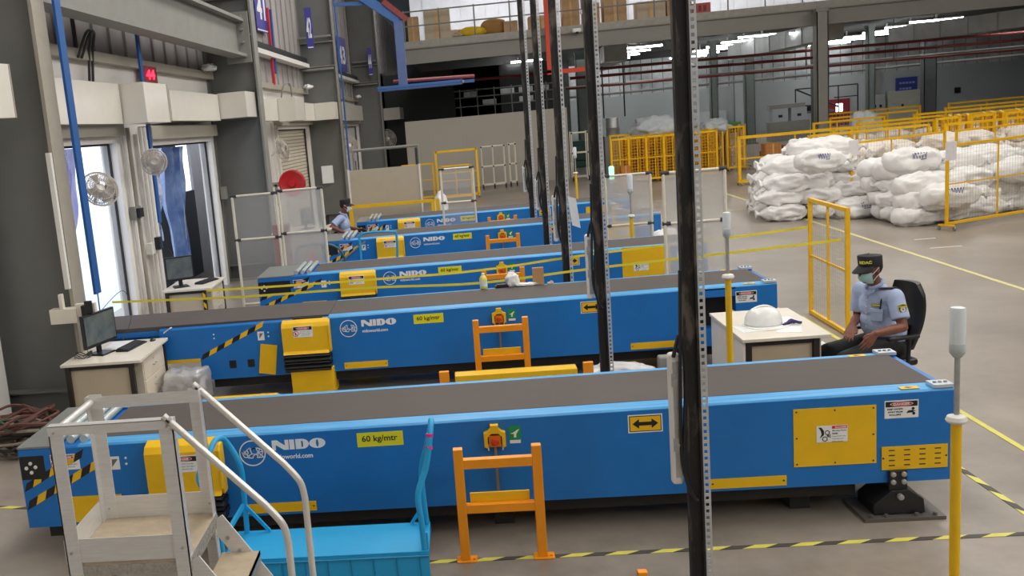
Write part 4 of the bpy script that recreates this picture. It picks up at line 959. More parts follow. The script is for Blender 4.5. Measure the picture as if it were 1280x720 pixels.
for x in (-2.38, -.55, -.45): q = MB(); q.box(x-.04, 22.56, 0, x+.04, 22.64, 1.07); q.build('rail_post', YEL2, t)
lab(blob('white_sack', (3.35, 17.0, 0), (.3, .28, .42), PLBAG, 2.2, .2, 4), 'white sack on the floor behind the milky partition', 'sack')
lab(blob('cream_sack', (-.40, 23.5, 0), (.2, .28, .62), PLBAG, 4.2, .2, 4), 'tall cream sack at the right end of the beige board screen', 'sack')
# ================================================================== yellow mesh barrier beside the guard
def wires(q, P0, P1, z0, z1, pitch, r):
    P0 = Vector(P0); P1 = Vector(P1); L = (P1-P0).length; n = max(2, int(L/pitch)); 
    for i in range(1, n):
        p = P0+(P1-P0)*i/n; q.beam((p.x, p.y, z0), (p.x, p.y, z1), r, r)
    m_ = max(2, int((z1-z0)/pitch))
    for i in range(1, m_):
        z = z0+(z1-z0)*i/m_; q.beam((P0.x, P0.y, z), (P1.x, P1.y, z), r, r)
WIRE = mat('thin_wire', '#b6ae98', .4, metal=.2)
def barrier(P0, P1, h, label, pitch=.05, mids=(.5,), cast=True, zb=.12, group='yellow mesh barriers on casters', paper=None, name='mesh_barrier', wr=.0025, w=.045):
    P0 = Vector(P0+(0,)) if len(P0) == 2 else Vector(P0); P1 = Vector(P1+(0,)) if len(P1) == 2 else Vector(P1)
    t = thing(name, tuple((P0+P1)/2), label, 'barrier', group); d = (P1-P0).normalized(); L = (P1-P0).length
    for P in (P0, P1): q = MB(); q.beam((P.x, P.y, zb-.04 if cast else 0), (P.x, P.y, h), w, w, up=tuple(d)); q.build('post', YEL2, t)
    q = MB(); q.beam((P0.x, P0.y, h-w/2), (P1.x, P1.y, h-w/2), w, w); q.build('top_rail', YEL2, t)
    q = MB(); q.beam((P0.x, P0.y, zb), (P1.x, P1.y, zb), w, w); q.build('bottom_rail', YEL2, t)
    q = MB(); q.beam((P0.x, P0.y, (h+zb)/2), (P1.x, P1.y, (h+zb)/2), w*.5, w*.5); q.build('middle_rail', YEL2, t)
    for f in mids: q = MB(); p = P0+d*L*f; q.beam((p.x, p.y, zb), (p.x, p.y, h-w/2), w*.5, w*.5, up=tuple(d)); q.build('middle_bar', YEL2, t)
    q = MB(); wires(q, P0, P1, zb, h-w, pitch, wr); q.build('wire_mesh', WIRE, t)
    if cast:
        nrm = Vector((-d.y, d.x, 0))
        for P in (P0, P1):
            q = MB(); a = P+nrm*.16; b = P-nrm*.16; q.beam((a.x, a.y, .09), (b.x, b.y, .09), .04, .03); q.build('caster_bracket', YEL2, t)
            for c_ in (a, b):
                q = MB(); q.cyl((c_.x-.015, c_.y, .04), (c_.x+.015, c_.y, .04), .04, 12); q.build('caster', mat('grey_caster', '#8a8176', .5), t)
    if paper:
        c_ = P0+d*L*paper; q = MB(); q.beam((c_.x, c_.y-.03, h-.28), (c_.x, c_.y-.03, h+.05), .27, .004, up=tuple(Vector((-d.y, d.x, 0)))); q.build('paper_sign', mat('white_paper_sign', '#e6e2e4', .6, var=.05, scale=20), t)
    return t
barrier((4.42, 13.35), (4.40, 12.05), 1.5, 'yellow mesh barrier standing behind the helmet desk', cast=False, zb=.03, group=None)
lab(blob('white_cloth', (3.75, 11.55, 0), (.3, .1, .05), PLBAG, 4.4, .3), 'white cloth on the floor beside the mesh barrier', 'cloth')
# ================================================================== things on the dock wall
def duct(u0, u1, o0, o1, z0, z1, label, seam=()):
    t = wthing('white_duct_box', (u0+u1)/2, o0, z0, label, 'duct', 'white box ducts above the dock doors')
    q = WMB(); q.box(o0, u0, z0, o1, u1, z1); q.build('duct_shell', mat('glossy_cream_panel', '#dfdbd0', .22, var=.02), t, bevel=.004)
    q = WMB(); q.box(o1, u1-.02, z0, o1+.006, u1, z1); q.build('duct_seam', BEIGE, t)
duct(.4, 3.72, -.95, -.65, 3.29, 3.86, 'long white duct box above the nearest dock door')
duct(3.74, 4.75, -.65, -.30, 3.28, 3.86, 'white duct box jutting out between the two nearest dock doors')
duct(5.75, 8.55, -.95, -.60, 3.33, 3.84, 'long white duct box above the second dock door')
duct(8.57, 9.3, -.62, -.08, 3.36, 3.86, 'white duct box jutting out in front of the second column')
duct(10.4, 13.6, -.95, -.62, 3.33, 3.86, 'white duct box left of the third dock door')
duct(13.6, 14.7, -.62, -.2, 3.3, 3.9, 'white duct box jutting out above the red hose reel')
duct(15.4, 18.2, -.95, -.62, 3.33, 3.86, 'white duct box above the roller shutter')
duct(18.2, 18.85, -.65, -.05, 3.33, 3.86, 'white duct box in front of the third column')
duct(22.6, 27.2, -.95, -.55, 3.33, 3.95, 'white duct box above the far white door')
duct(33.5, 35.0, -.65, .15, 3.33, 3.95, 'white duct box farthest along the dock wall')
duct(-1.5, -.55, -.62, -.12, 3.33, 3.86, 'white duct box at the left edge, before the nearest column')
def fan(u, o, z, r, tilt, label, rz=0):
    c = WX(u, o, z); t = thing('wall_fan', tuple(c), label, 'fan', 'wall fans beside the dock doors')
    q = MB(); prof = [(r*.2, -.02), (r*.75, -.05), (r, -.0), (r*.75, .06), (r*.3, .09)]
    n = 46
    for (rr, h) in prof[1:]:
        q.tube([(c.x+rr*math.cos(2*math.pi*k/24), c.y+rr*math.sin(2*math.pi*k/24), c.z+h) for k in range(25)], .006 if rr != r else .012, 5, cap=False)
    for k in range(n):
        a = 2*math.pi*k/n; q.tube([(c.x+rr*math.cos(a), c.y+rr*math.sin(a), c.z+h) for rr, h in prof], .0042, 4)
    cg = q.build('fan_cage', mat('fan_cage_wire', '#bdb4aa', .4), t)
    q = MB()
    for k in range(4):
        a = k*math.pi/2; vs = []
        for rr, da, h in ((.06, -.25, .0), (r*.85, -.1, .015), (r*.85, .55, .04), (.06, .4, .03)): vs.append((c.x+rr*math.cos(a+da), c.y+rr*math.sin(a+da), c.z+h))
        vs += [(v[0], v[1], v[2]+.004) for v in vs]; q.add(vs, [(0, 1, 2, 3), (7, 6, 5, 4), (0, 4, 5, 1), (1, 5, 6, 2), (2, 6, 7, 3), (3, 7, 4, 0)])
    q.build('fan_blades', mat('fan_blade_grey', '#a39b92', .4), t)
    q = MB(); q.lathe([(.05, -.04), (.06, .0), (.06, .03)], tuple(c), 16); q.build('fan_hub', WHITE, t)
    q = MB(); q.lathe([(.07, -.14), (.08, -.06), (.05, -.03)], tuple(c), 16); q.tube([(c.x, c.y, c.z-.12), (c.x, c.y-.02, c.z-.26), (c.x, c.y-.05, c.z-.34)], .02, 8); q.build('fan_motor', WHITE, t)
    t.rotation_euler = tilt
    return t
fan(2.2, -.5, 2.44, .24, (math.radians(62), 0, math.radians(40)), 'grey wall fan in front of the nearest bright dock door')
fan(4.2, -.45, 2.7, .19, (math.radians(80), 0, math.radians(25)), 'round wall fan facing out between the two nearest dock doors')
fan(13.3, -.55, 2.6, .28, (math.radians(75), 0, math.radians(70)), 'wall fan beside the closed roller shutter')
fan(22.5, -.4, 2.4, .33, (math.radians(75), 0, math.radians(40)), 'wall fan in front of the far white door')
fan(31.5, -.2, 2.4, .38, (math.radians(75), 0, math.radians(35)), 'wall fan farthest along the dock wall')
BPOLE = mat('blue_painted_channel', '#17589f', .45, var=.06, scale=3)
def bpole(u0, u1, o, z0, z1, wd, label, lean=0):
    t = wthing('blue_cable_channel', u0, o, z0, label, 'cable channel')
    q = WMB(); q.beam((o, u0, z0), (o+lean, u1, z1), wd, .03, up=(1, 0, 0)); q.build('channel', BPOLE, t)
    return t
bp = bpole(.26, .2, .12, 1.36, 9, .15, 'blue cable channel hanging beside the nearest column')
q = WMB(); q.tube([(.12, .26, 1.36), (.1, .3, 1.1), (.05, .25, 1.18)], .008, 6); q.build('cable', BPOLE, bp)
bp2 = bpole(4.55, 4.62, -.6, 1.75, 9, .11, 'blue cable channel between the two nearest dock doors')
q = WMB(); q.tube([(-.6, 4.55, 1.75), (-.6, 4.52, 1.35)], .008, 6); q.build('cable', BPOLE, bp2)
bpole(19.0, 19.0, .1, .95, 9, .12, 'blue cable channel on the third column')
# small socket and cables on the wall between the doors
q = WMB(); q.box(-.9, 4.6, 1.25, -.8, 5.0, 1.42); q.box(-.8, 4.75, 1.3, -.72, 4.9, 1.5, 1); lab(q.build('wall_socket', [WHITE, BLKP], None, tuple(WX(4.8, -.85, 1.3))), 'white wall socket with a black plug between the dock doors', 'socket')
q = WMB(); q.tube(catmull([(-.8, 4.9, 1.4), (-.75, 5.3, 1.2), (-.8, 5.6, .9), (-.75, 5.9, .6), (-.8, 5.6, .35)]), .008, 6); lab(q.build('wall_cable', CABLE, None, tuple(WX(5.3, -.8, 1))), 'thin black cable drooping from the wall socket', 'cable')
q = WMB(); q.box(-.9, 4.15, 1.85, -.82, 4.4, 2.05); q.box(-.82, 4.2, 1.88, -.76, 4.35, 2.02, 1); lab(q.build('switch_box', [GREY, BLKP], None, tuple(WX(4.3, -.85, 1.9))), 'small grey switch box right of the nearest door', 'switch box')
q = WMB(); q.box(-.9, 9.0, 1.75, -.82, 9.2, 2.0); lab(q.build('switch_box', [GREY, BLKP], None, tuple(WX(9.1, -.85, 1.9))), 'small grey switch box right of the second door', 'switch box')
# pipes between the doors
for k, (u, m_) in enumerate(((4.25, WHITE), (4.42, BEIGE), (4.95, WHITE), (5.12, WHITE))):
    q = WMB(); q.tube([(-.88, u, .05), (-.88, u, 3.25)], .035, 8); struct(q.build('wall_conduit', m_))
q = WMB(); q.box(-.03, -.22, 1.5, .02, -.17, 2.95); struct(q.build('wall_conduit', WHITE))
# red display
RLED = mat('lit_red_digits', '#ff3050', .4, emit=2.0)
t = wthing('led_display', 5.6, -.85, 3.98, 'small red number display above the two nearest dock doors', 'display')
q = WMB(); q.box(-.9, 5.35, 3.96, -.84, 5.95, 4.24); q.build('display_case', mat('dark_red_case', '#8e1628', .4), t)
c0 = WX(5.4, -.83, 4.02); 
q = MB(); DW = _d; ff = lambda a, b, d: (c0+DW*a+Vector((0, 0, b))+_n*d)
q.text('44', 0, 0, 0, .15, .40, face=lambda a, b, d: tuple(ff(a, b, d)), m=0, bold=.04, depth=.01); q.build('digits', RLED, t)
# tools / lamp on ledge
for u, l_ in ((8.7, 'white rag on the ledge above the second dock door'), (18.3, 'white rag on the ledge above the roller shutter'), (27.8, 'white rag on the ledge above the far white door')):
    lab(blob('white_rag', tuple(WX(u, -.75, 4.32)), (.12, .28, .07), PLBAG, u, .4), l_, 'rag')
q = WMB()
for s in (0, .12): q.tube(catmull([(-.85, 2.9+s, 4.2), (-.7, 2.9+s, 4.5), (-.75, 3.2+s, 4.55), (-.85, 3.3+s, 4.3), (-.9, 3.3+s, 3.9)]), .02, 6)
q.tube([(-.9, 3.0, 4.3), (-.9, 3.0, 4.9)], .03, 6); lab(q.build('conduit_bend', JOINT, None, tuple(WX(3, -.85, 4.2))), 'dark bent conduit above the nearest dock door', 'conduit')
# ------------------------------------------------ hose reel, cone, notices
t = wthing('hose_reel', 13.1, -.35, 1.35, 'red hose reel on the wall seen above the clear partition', 'hose reel')
c = WX(13.1, -.35, 1.74)
q = MB(); q.lathe([(.05, -.1), (.08, -.1), (.10, -.05), (.24, -.06), (.28, -.09), (.31, -.08), (.31, .08), (.28, .1), (.05, .1)], tuple(c), 32, 0, 'y'); q.build('reel_disc', mat('red_reel', '#c1202c', .4), t)
q = MB(); q.box(c.x-.5, c.y-.03, c.z-.05, c.x-.1, c.y+.03, c.z+.05); q.box(c.x-.42, c.y-.03, c.z-.5, c.x-.36, c.y+.03, c.z); q.build('reel_bracket', GREY, t)
t = thing('traffic_cone', (-2.75, 18.6, 0), 'pink orange traffic cone behind the left clear partition', 'cone')
q = MB(); q.lathe([(.15, .03), (.03, .62), (.001, .63)], (-2.75, 18.6, 0), 20); q.build('cone_body', mat('pink_orange_cone', '#ef4a5a', .5), t); q = MB(); q.box(-2.93, 18.42, 0, -2.57, 18.78, .03); q.build('cone_base', mat('pink_orange_cone', '#ef4a5a'), t)
q = MB(); q.box(-3.42, 18.4, 0, -3.12, 18.6, 1.2); lab(q.build('brown_cabinet', mat('brown_red_cabinet', '#84473c', .5), None, (-3.27, 18.5, 0), bevel=.01), 'brown red narrow cabinet behind the left clear partition', 'cabinet')
t = thing('small_trolley', (-2.3, 17.2, 0), 'small trolley with a dark curved handle behind the third conveyor', 'trolley')
q = MB(); q.tube(catmull([(-2.75, 17.0, .3), (-2.8, 17.0, .7), (-2.72, 17.0, .93), (-2.3, 17.0, .95), (-2.05, 17.0, .85), (-1.95, 17.0, .6)]), .02, 8); q.build('handle', mat('teal_tube', '#2c5a6b', .4), t)
q = MB(); q.box(-2.8, 16.9, .2, -1.9, 17.5, .24); q.build('platform', mat('teal_tube', '#2c5a6b'), t)
for (x, y) in ((-2.7, 17), (-2, 17), (-2.7, 17.4), (-2, 17.4)): q = MB(); q.cyl((x, y-.02, .1), (x, y+.02, .1), .1, 14); q.build('wheel', BLK, t)
q = MB(); q.tube(catmull([(-1.75, 17.6, .24), (-1.75, 17.6, .8), (-1.7, 17.6, 1.0), (-1.2, 17.6, 1.0), (-1.1, 17.6, .9), (-1.15, 17.6, .24)]), .02, 8); q.box(-1.8, 17.5, .2, -1.1, 17.9, .24)
lab(q.build('blue_hand_truck', CY, None, (-1.45, 17.6, 0)), 'thin blue tube handle in front of the fourth conveyor', 'trolley')
c = WX(18.7, -.55, 1.6); q = MB(); q.box(c.x-.13, c.y-.01, c.z-.25, c.x+.2, c.y, c.z+.25)
lab(q.build('paper_notice', WHT, None, tuple(c)), 'white paper notice taped on the third column', 'notice')
# bay number signs
SGN = mat('purple_blue_sign', '#45419a', .5, var=.03)
def bay_sign(num, c, w, h, axis, label):
    t = thing('bay_number_sign', tuple(c), label, 'sign', 'blue bay number signs')
    D = axis.normalized(); N = Vector((D.y, -D.x, 0)); c = Vector(c)
    def P(a, b, d): return c+D*a+Vector((0, 0, b))+N*d
    q = MB(); q.add([P(a, b, d) for d in (0, .02) for (a, b) in ((0, 0), (w, 0), (w, h), (0, h))], [(0, 1, 2, 3), (7, 6, 5, 4), (0, 4, 5, 1), (1, 5, 6, 2), (2, 6, 7, 3), (3, 7, 4, 0)], 0)
    q.add([P(a, b, d) for d in (.02, .024) for (a, b) in ((.02, .02), (w-.02, .02), (w-.02, .05), (.02, .05))], [(0, 1, 2, 3), (7, 6, 5, 4)], 1)
    q.text(num, 0, 0, 0, h*.5, w*.72, face=lambda a, b, d: tuple(P(a+w*.12, b+h*.26, d+.021)), m=1, bold=.03, depth=.004)
    q.build('sign_plate', [SGN, WHT], t)
wd_ = _d
bay_sign('41', WX(13.6, -.93, 5.62), 1.15, 1.1, wd_, 'blue sign reading 41, nearest of the bay signs')
bay_sign('42', Vector((-3.83, 28.9, 4.95)), .19, 1.1, Vector((1, 0, 0)), 'narrow blue sign on the web of the third column')
bay_sign('43', WX(25.0, -.93, 5.25), 1.9, 1.25, wd_, 'blue sign reading 43 above the far white door')
bay_sign('44', Vector((-2.95, 38.8, 4.42)), .17, 1.0, Vector((1, 0, 0)), 'narrow blue sign on the web of the fourth column')
# red and blue hanging cable by sign 41
q = MB(); c = WX(14.6, -.85, 6.3); c2 = WX(14.5, -.85, 4.3); q.tube([c, c2], .035, 6); lab(q.build('red_cable', RED, None, tuple(c2)), 'red cable hanging beside the sign reading 41', 'cable')
q = MB(); c = WX(14.9, -.85, 6.3); c2 = WX(14.75, -.85, 4.6); q.tube([c, c2], .035, 6); lab(q.build('blue_cable', BPOLE, None, tuple(c2)), 'blue cable hanging beside the sign reading 41', 'cable')
q = WMB(); q.tube(catmull([(-.7, 14.4, 3.9), (-.6, 14.4, 4.25), (-.55, 14.9, 4.3), (-.6, 15.2, 3.9)]), .02, 6); lab(q.build('conduit_loop', GREY, None, tuple(WX(14.8, -.6, 3.9))), 'grey conduit loop above the hose reel duct', 'conduit')
# ================================================================== people
def remesh(name, parts, voxel, m, parent, smooth=4, fac=.5):
    bm = bmesh.new()
    def xf(vs, fs):
        V = [bm.verts.new(v) for v in vs]
        for f in fs:
            try: bm.faces.new([V[i] for i in f])
            except ValueError: pass
    def ell(c, r, R=None, n=16, k=10):
        c = Vector(c); vs = []; fs = []
        for i in range(1, k):
            th = math.pi*i/k
            for j in range(n):
                ph = 2*math.pi*j/n; v = Vector((r[0]*math.sin(th)*math.cos(ph), r[1]*math.sin(th)*math.sin(ph), r[2]*math.cos(th)))
                vs.append(c+(R @ v if R is not None else v))
        t = Vector((0, 0, r[2])); t = R @ t if R is not None else t
        vs.append(c+t); vs.append(c-t); a, b = len(vs)-2, len(vs)-1
        for i in range(k-2):
            for j in range(n): j2 = (j+1) % n; fs.append((i*n+j, (i+1)*n+j, (i+1)*n+j2, i*n+j2))
        for j in range(n): j2 = (j+1) % n; fs.append((a, j, j2)); fs.append((b, (k-2)*n+j2, (k-2)*n+j))
        xf(vs, fs)
    def cone(p0, r0, p1, r1, n=16, sq=1):
        p0, p1 = Vector(p0), Vector(p1); d = (p1-p0).normalized(); u = d.orthogonal().normalized(); w_ = d.cross(u); vs = []
        for p, r in ((p0, r0), (p1, r1)):
            for j in range(n): a = 2*math.pi*j/n; vs.append(p+(u*math.cos(a)+w_*math.sin(a))*r)
        xf(vs, [(j, (j+1) % n, n+(j+1) % n, n+j) for j in range(n)]+[tuple(range(n))[::-1], tuple(range(n, 2*n))])
    for p in parts:
        if p[0] == 'c': ell(p[1], (p[2],)*3, n=12, k=8); ell(p[3], (p[4],)*3, n=12, k=8); cone(*p[1:5])
        elif p[0] == 'k': cone(*p[1:5])
        else: ell(*p[1:])
    bmesh.ops.recalc_face_normals(bm, faces=bm.faces)
    me = bpy.data.meshes.new('tmp'); bm.to_mesh(me); bm.free()
    o = bpy.data.objects.new('tmp', me); C.objects.link(o)
    r = o.modifiers.new('r', 'REMESH'); r.mode = 'VOXEL'; r.voxel_size = voxel
    s = o.modifiers.new('s', 'SMOOTH'); s.factor = fac; s.iterations = smooth
    dg = bpy.context.evaluated_depsgraph_get(); m2 = bpy.data.meshes.new_from_object(o.evaluated_get(dg))
    bpy.data.objects.remove(o)
    off = Vector(parent['_o'])
    for v in m2.vertices: v.co -= off
    m2.materials.clear(); m2.materials.append(m)
    for f in m2.polygons: f.use_smooth = True
    m2.name = name; o = bpy.data.objects.new(name, m2); C.objects.link(o); o.parent = parent; o['_o'] = tuple(off)
    return o
SKIN = mat('brown_skin', '#7a4a37', .5, var=.06, scale=14)
SHIRT = mat('light_blue_uniform_shirt', '#a9b8d8', .75, var=.05, scale=10, bump=.35, bscale=9)
TROU = mat('black_trousers', '#1d1e22', .75, var=.1)
NAVY = mat('black_cap_cloth', '#202127', .75, var=.1)
MASK = mat('pale_green_mask', '#a9d2cc', .7, var=.04)
def hand(P, wrist, kn, sp, nrm, s, curl, thumb=1):
    # palm from the wrist to the knuckle line, then five separate fingers; sp = direction towards the thumb
    W, K, S, N = Vector(wrist), Vector(kn), Vector(sp).normalized(), Vector(nrm).normalized(); d = (K-W).normalized()
    S = (S-d*S.dot(d)).normalized(); N = d.cross(S) if d.cross(S).dot(N) > 0 else -d.cross(S)
    Lf = [.072, .080, .074, .058]
    for i in range(4):
        k = K+S*(.034-.0225*i)*s-d*(.008*abs(i-1)*.6)*s
        P.append(('c', W+S*(.012-.008*i)*s, .017*s, k, .0125*s))
        a = k; dd = d.copy(); r = .0096
        for j, fr in enumerate((.45, .30, .25)):
            dd = (dd+N*curl*(.5 if j == 0 else .75)).normalized(); b = a+dd*Lf[i]*fr*s
            P.append(('c', a, r*s, b, (r-.0012)*s)); a = b; r -= .0012
    tb = W+(K-W)*.30+S*.024*s; t1 = tb+(S*.6+d*.8).normalized()*.036*s; t2 = t1+(S*.15+d*1+N*.25).normalized()*.032*s
    P.append(('c', W+(K-W)*.15+S*.008*s, .018*s, tb, .0145*s)); P.append(('c', tb, .0135*s, t1, .012*s)); P.append(('c', t1, .0115*s, t2, .0095*s))
def person(J, F, Fh, loc, label, cap_text=True, s=1.08, detail=True):
    t = thing('person', loc, label, 'person')
    F = Vector(F).normalized(); L = Vector((-F.y, F.x, 0)); U = Vector((0, 0, 1))
    Fh = Vector(Fh).normalized(); Lh = Vector((0, 0, 1)).cross(Fh).normalized(); Uh = Fh.cross(Lh).normalized(); 
    if Uh.z < 0: Uh = -Uh
    RH = Matrix((Fh, Lh, Uh)).transposed(); RB = Matrix((F, L, U)).transposed()
    H = Vector(J['head']); B = []; V = Vector
    def hp(a, b, c): return H+Fh*a*s+Lh*b*s+Uh*c*s
    # head
    B += [('e', hp(-.012, 0, .02), (.094*s, .075*s, .098*s), RH), ('e', hp(.022, 0, -.035), (.066*s, .058*s, .078*s), RH), ('e', hp(.05, 0, -.085), (.032*s, .036*s, .024*s), RH),
          ('e', hp(.06, 0, .012), (.035*s, .052*s, .02*s), RH), ('c', hp(.088, 0, .005), .009*s, hp(.104, 0, -.028), .012*s), ('e', hp(.093, .012, -.03), (.01*s, .008*s, .007*s), RH), ('e', hp(.093, -.012, -.03), (.01*s, .008*s, .007*s), RH),
          ('e', hp(.078, 0, -.058), (.014*s, .024*s, .007*s), RH), ('e', hp(.078, 0, -.068), (.013*s, .02*s, .007*s), RH),
          ('e', hp(-.01, .077, -.005), (.017*s, .009*s, .03*s), RH), ('e', hp(-.01, -.077, -.005), (.017*s, .009*s, .03*s), RH),
          ('c', J['neck'], .055*s, hp(-.02, 0, -.05), .05*s)]
    ch = V(J['chest']); pv = V(J['pelvis'])
    B += [('e', ch, (.09*s, .14*s, .14*s), RB), ('c', ch, .10*s, pv, .11*s), ('c', ch+V((0, 0, .1*s)), .07*s, J['neck'], .055*s)]
    for sd in ('L', 'R'):
        sh, el, wr = V(J['sh'+sd]), V(J['el'+sd]), V(J['wr'+sd])
        B += [('c', ch+V((0, 0, .09*s)), .06*s, sh, .052*s), ('c', sh, .052*s, sh+(el-sh)*.5, .046*s), ('c', sh+(el-sh)*.5, .046*s, el, .037*s), ('c', el, .038*s, el+(wr-el)*.35, .041*s), ('c', el+(wr-el)*.35, .041*s, wr, .026*s)]
        hand(B, wr, J['kn'+sd], J['sp'+sd], J['nr'+sd], s, J.get('curl', .3))
        hip, kn, an = V(J['hip'+sd]), V(J['knee'+sd]), V(J['ank'+sd])
        B += [('c', pv, .09*s, hip, .085*s), ('c', hip, .085*s, kn, .055*s), ('c', kn, .055*s, kn+(an-kn)*.35, .055*s), ('c', kn+(an-kn)*.35, .055*s, an, .036*s), ('c', an, .036*s, an+F*.05*s+V((0, 0, -.04*s)), .035*s)]
    remesh('body', B, .0058 if detail else .012, SKIN, t, smooth=2)
    # eyes
    for b in (.031, -.031):
        q = MB(); c = hp(.074, b, .0); q.lathe([(.001, -.012), (.008, -.009), (.012, 0), (.008, .009), (.001, .012)], tuple(c), 12, 0, 'y'); e = q.build('eye', mat('eye_white', '#e8e4de', .3), t)
        q = MB(); c2 = hp(.084, b, .0); q.lathe([(.001, -.005), (.005, 0), (.001, .005)], tuple(c2), 10, 0, 'y'); q.build('pupil', BLKP, e)
        q = MB(); q.tube([hp(.078, b-.018, .026), hp(.084, b, .03), hp(.072, b+.02*(1 if b > 0 else -1)+0, .026)], .004, 6); q.build('eyebrow', BLKP, t)
    # hair at the back of the head
    remesh('hair', [('e', hp(-.03, 0, .02), (.084*s, .078*s, .085*s), RH)], .01, mat('black_hair', '#151314', .7), t)
    # cap
    q = MB(); n = 32; rings = [(.094, .080, .028), (.100, .085, .045), (.102, .087, .11), (.097, .082, .118), (.05, .045, .124), (.001, .001, .125)]; vs = []; fs = []
    for (ra, rb, h) in rings:
        for j in range(n): a = 2*math.pi*j/n; vs.append(hp(-.01+ra*math.cos(a), rb*math.sin(a), h+.012*math.cos(a)*(1 if h > .03 else 0)))
    for i in range(len(rings)-1):
        for j in range(n): j2 = (j+1) % n; fs.append((i*n+j, i*n+j2, (i+1)*n+j2, (i+1)*n+j))
    q.add(vs, fs, 0, True); cp = q.build('cap', NAVY, t)
    q = MB(); top = []; bot = []
    for k in range(13):
        a = -1.15+2.3*k/12; ra = .1; top.append(hp(-.01+ra*math.cos(a), .085*math.sin(a), .036)); ext = .075*math.cos(a*.95); bot.append(hp(-.005+(ra+ext)*math.cos(a*.9), .088*math.sin(a), .036-.03-.25*ext*.3))
    n = 13; off_ = Uh*.005
    q.add(top+bot+[v+off_ for v in top+bot], [f for i in range(n-1) for f in ((i, i+1, n+i+1, n+i), (2*n+i, 3*n+i, 3*n+i+1, 2*n+i+1), (n+i, n+i+1, 3*n+i+1, 3*n+i))], 0, True); q.build('cap_visor', NAVY, cp)
    if cap_text:
        q = MB(); wd = .115*s; hh = .026*s
        def face(a, b, d):
            ang = .15-(a/wd-.5)*1.15+.35; ang = .62-(a/wd)*1.1 if False else (-.05+(a/wd)*1.05)
            c = hp(-.01+(.103)*math.cos(ang), .088*math.sin(ang), .066)+Uh*(b)
            nn = (Fh*math.cos(ang)+Lh*math.sin(ang)); return tuple(c+nn*(d+.001))
        q.text('MDAC', 0, 0, 0, hh, wd, face=face, bold=.05, depth=.003); q.build('cap_lettering', mat('yellow_embroidery', '#e2dc4e', .6), cp)
    # mask and straps
    q = MB(); vs = []; fs = []; nu, nv = 16, 9
    for side in (0, 1):
        for j in range(nv+1):
            f = j/nv; z = -.018-.085*f; g = math.sin(math.pi*min(1, f*.85+.1))
            for i in range(nu+1):
                a = -1.2+2.4*i/nu; rx = .074+.03*math.cos(a)*g+.003*math.sin(j*2.2)-.022*f*f; ry = .069-.012*f*f
                vs.append(hp(.018+rx*math.cos(a)-.01*f, ry*math.sin(a)*1.02, z+.012*(1-math.cos(a))*(1-f*1.6))-(Fh*.003 if side else V((0, 0, 0))))
    N_ = (nu+1)*(nv+1)
    for j in range(nv):
        for i in range(nu): a = j*(nu+1)+i; fs += [(a, a+1, a+nu+2, a+nu+1), (N_+a+nu+1, N_+a+nu+2, N_+a+1, N_+a)]
    q.add(vs, fs, 0, True); mk = q.build('face_mask', MASK if detail else WHT, t, auto=False)
    q = MB()
    for sd in (1, -1):
        q.tube([hp(.046, .068*sd, -.028), hp(.015, .08*sd, -.0), hp(-.012, .088*sd, .024)], .0028, 5); q.tube([hp(.032, .062*sd, -.085), hp(.01, .078*sd, -.05), hp(-.02, .088*sd, -.028)], .0028, 5)
    q.build('mask_strap', WHT, mk)
    # shirt
    S = [('e', ch+F*.012, (.118*s, .17*s, .165*s), RB), ('e', ch+F*.015-U*.14*s, (.118*s, .155*s, .15*s), RB), ('e', pv+U*.12*s, (.125*s, .16*s, .12*s), RB), ('k', pv-U*.0*s, .125*s, pv+U*.15*s, .13*s), ('c', ch+U*.11*s, .085*s, J['neck'], .062*s)]
    for sd in ('L', 'R'):
        sh, el = V(J['sh'+sd]), V(J['el'+sd]); S += [('c', ch+U*.075*s, .088*s, sh, .07*s), ('c', sh, .07*s, sh+(el-sh)*.25, .068*s), ('k', sh+(el-sh)*.15, .068*s, sh+(el-sh)*.74, .070*s)]
    st = remesh('shirt', S, .009, SHIRT, t, smooth=4)
    q = MB()   # collar
    nk = V(J['neck'])+U*.02; P = []
    for k in range(17):
        a = 2*math.pi*(k/16)*.94+.19; P.append(nk+(F*math.cos(a)+L*math.sin(a))*.066*s-U*(.03*math.cos(a))*s)
    q.tube(P, .014*s, 6)
    for sd in (1, -1): q.add([nk+F*.064*s-U*.03*s+L*sd*.006, nk+F*.03*s+L*sd*.06*s-U*.005, nk+F*.065*s+L*sd*.065*s-U*.055*s, nk+F*.10*s+L*sd*.02*s-U*.085*s], [(0, 1, 2, 3)]); 
    q.build('collar', SHIRT, st)
    if detail:
        shL = V(J['shL']); elL = V(J['elL'])
        # epaulette, sleeve badge, name tag, pocket, lanyard cord
        q = MB(); a = V(J['neck'])+L*.075*s+F*.015-U*.028; b = shL+U*.066*s+L*.0; q.beam(a+U*.018, b+U*.012, .05*s, .008); q.build('epaulette', NAVY, st)
        out = (L*.95+F*.32).normalized(); cc = shL+(elL-shL)*.34+out*.083*s; ax = U; tx = ax.cross(out).normalized()
        q = MB()
        def shape(pts, d0, d1, m_): q.add([cc+tx*a_+ax*b_+out*(d_-.9*(a_*a_)/(.14*s)) for d_ in (d0, d1) for a_, b_ in pts], [tuple(range(len(pts)))[::-1], tuple(range(len(pts), 2*len(pts)))]+[(i, (i+1) % len(pts), len(pts)+(i+1) % len(pts), len(pts)+i) for i in range(len(pts))], m_)
        sc_ = s*.95
        sh1 = [(a_*sc_, b_*sc_) for a_, b_ in ((-.036, .034), (-.018, .042), (0, .045), (.018, .042), (.036, .034), (.035, .0), (.026, -.026), (0, -.046), (-.026, -.026), (-.035, .0))]
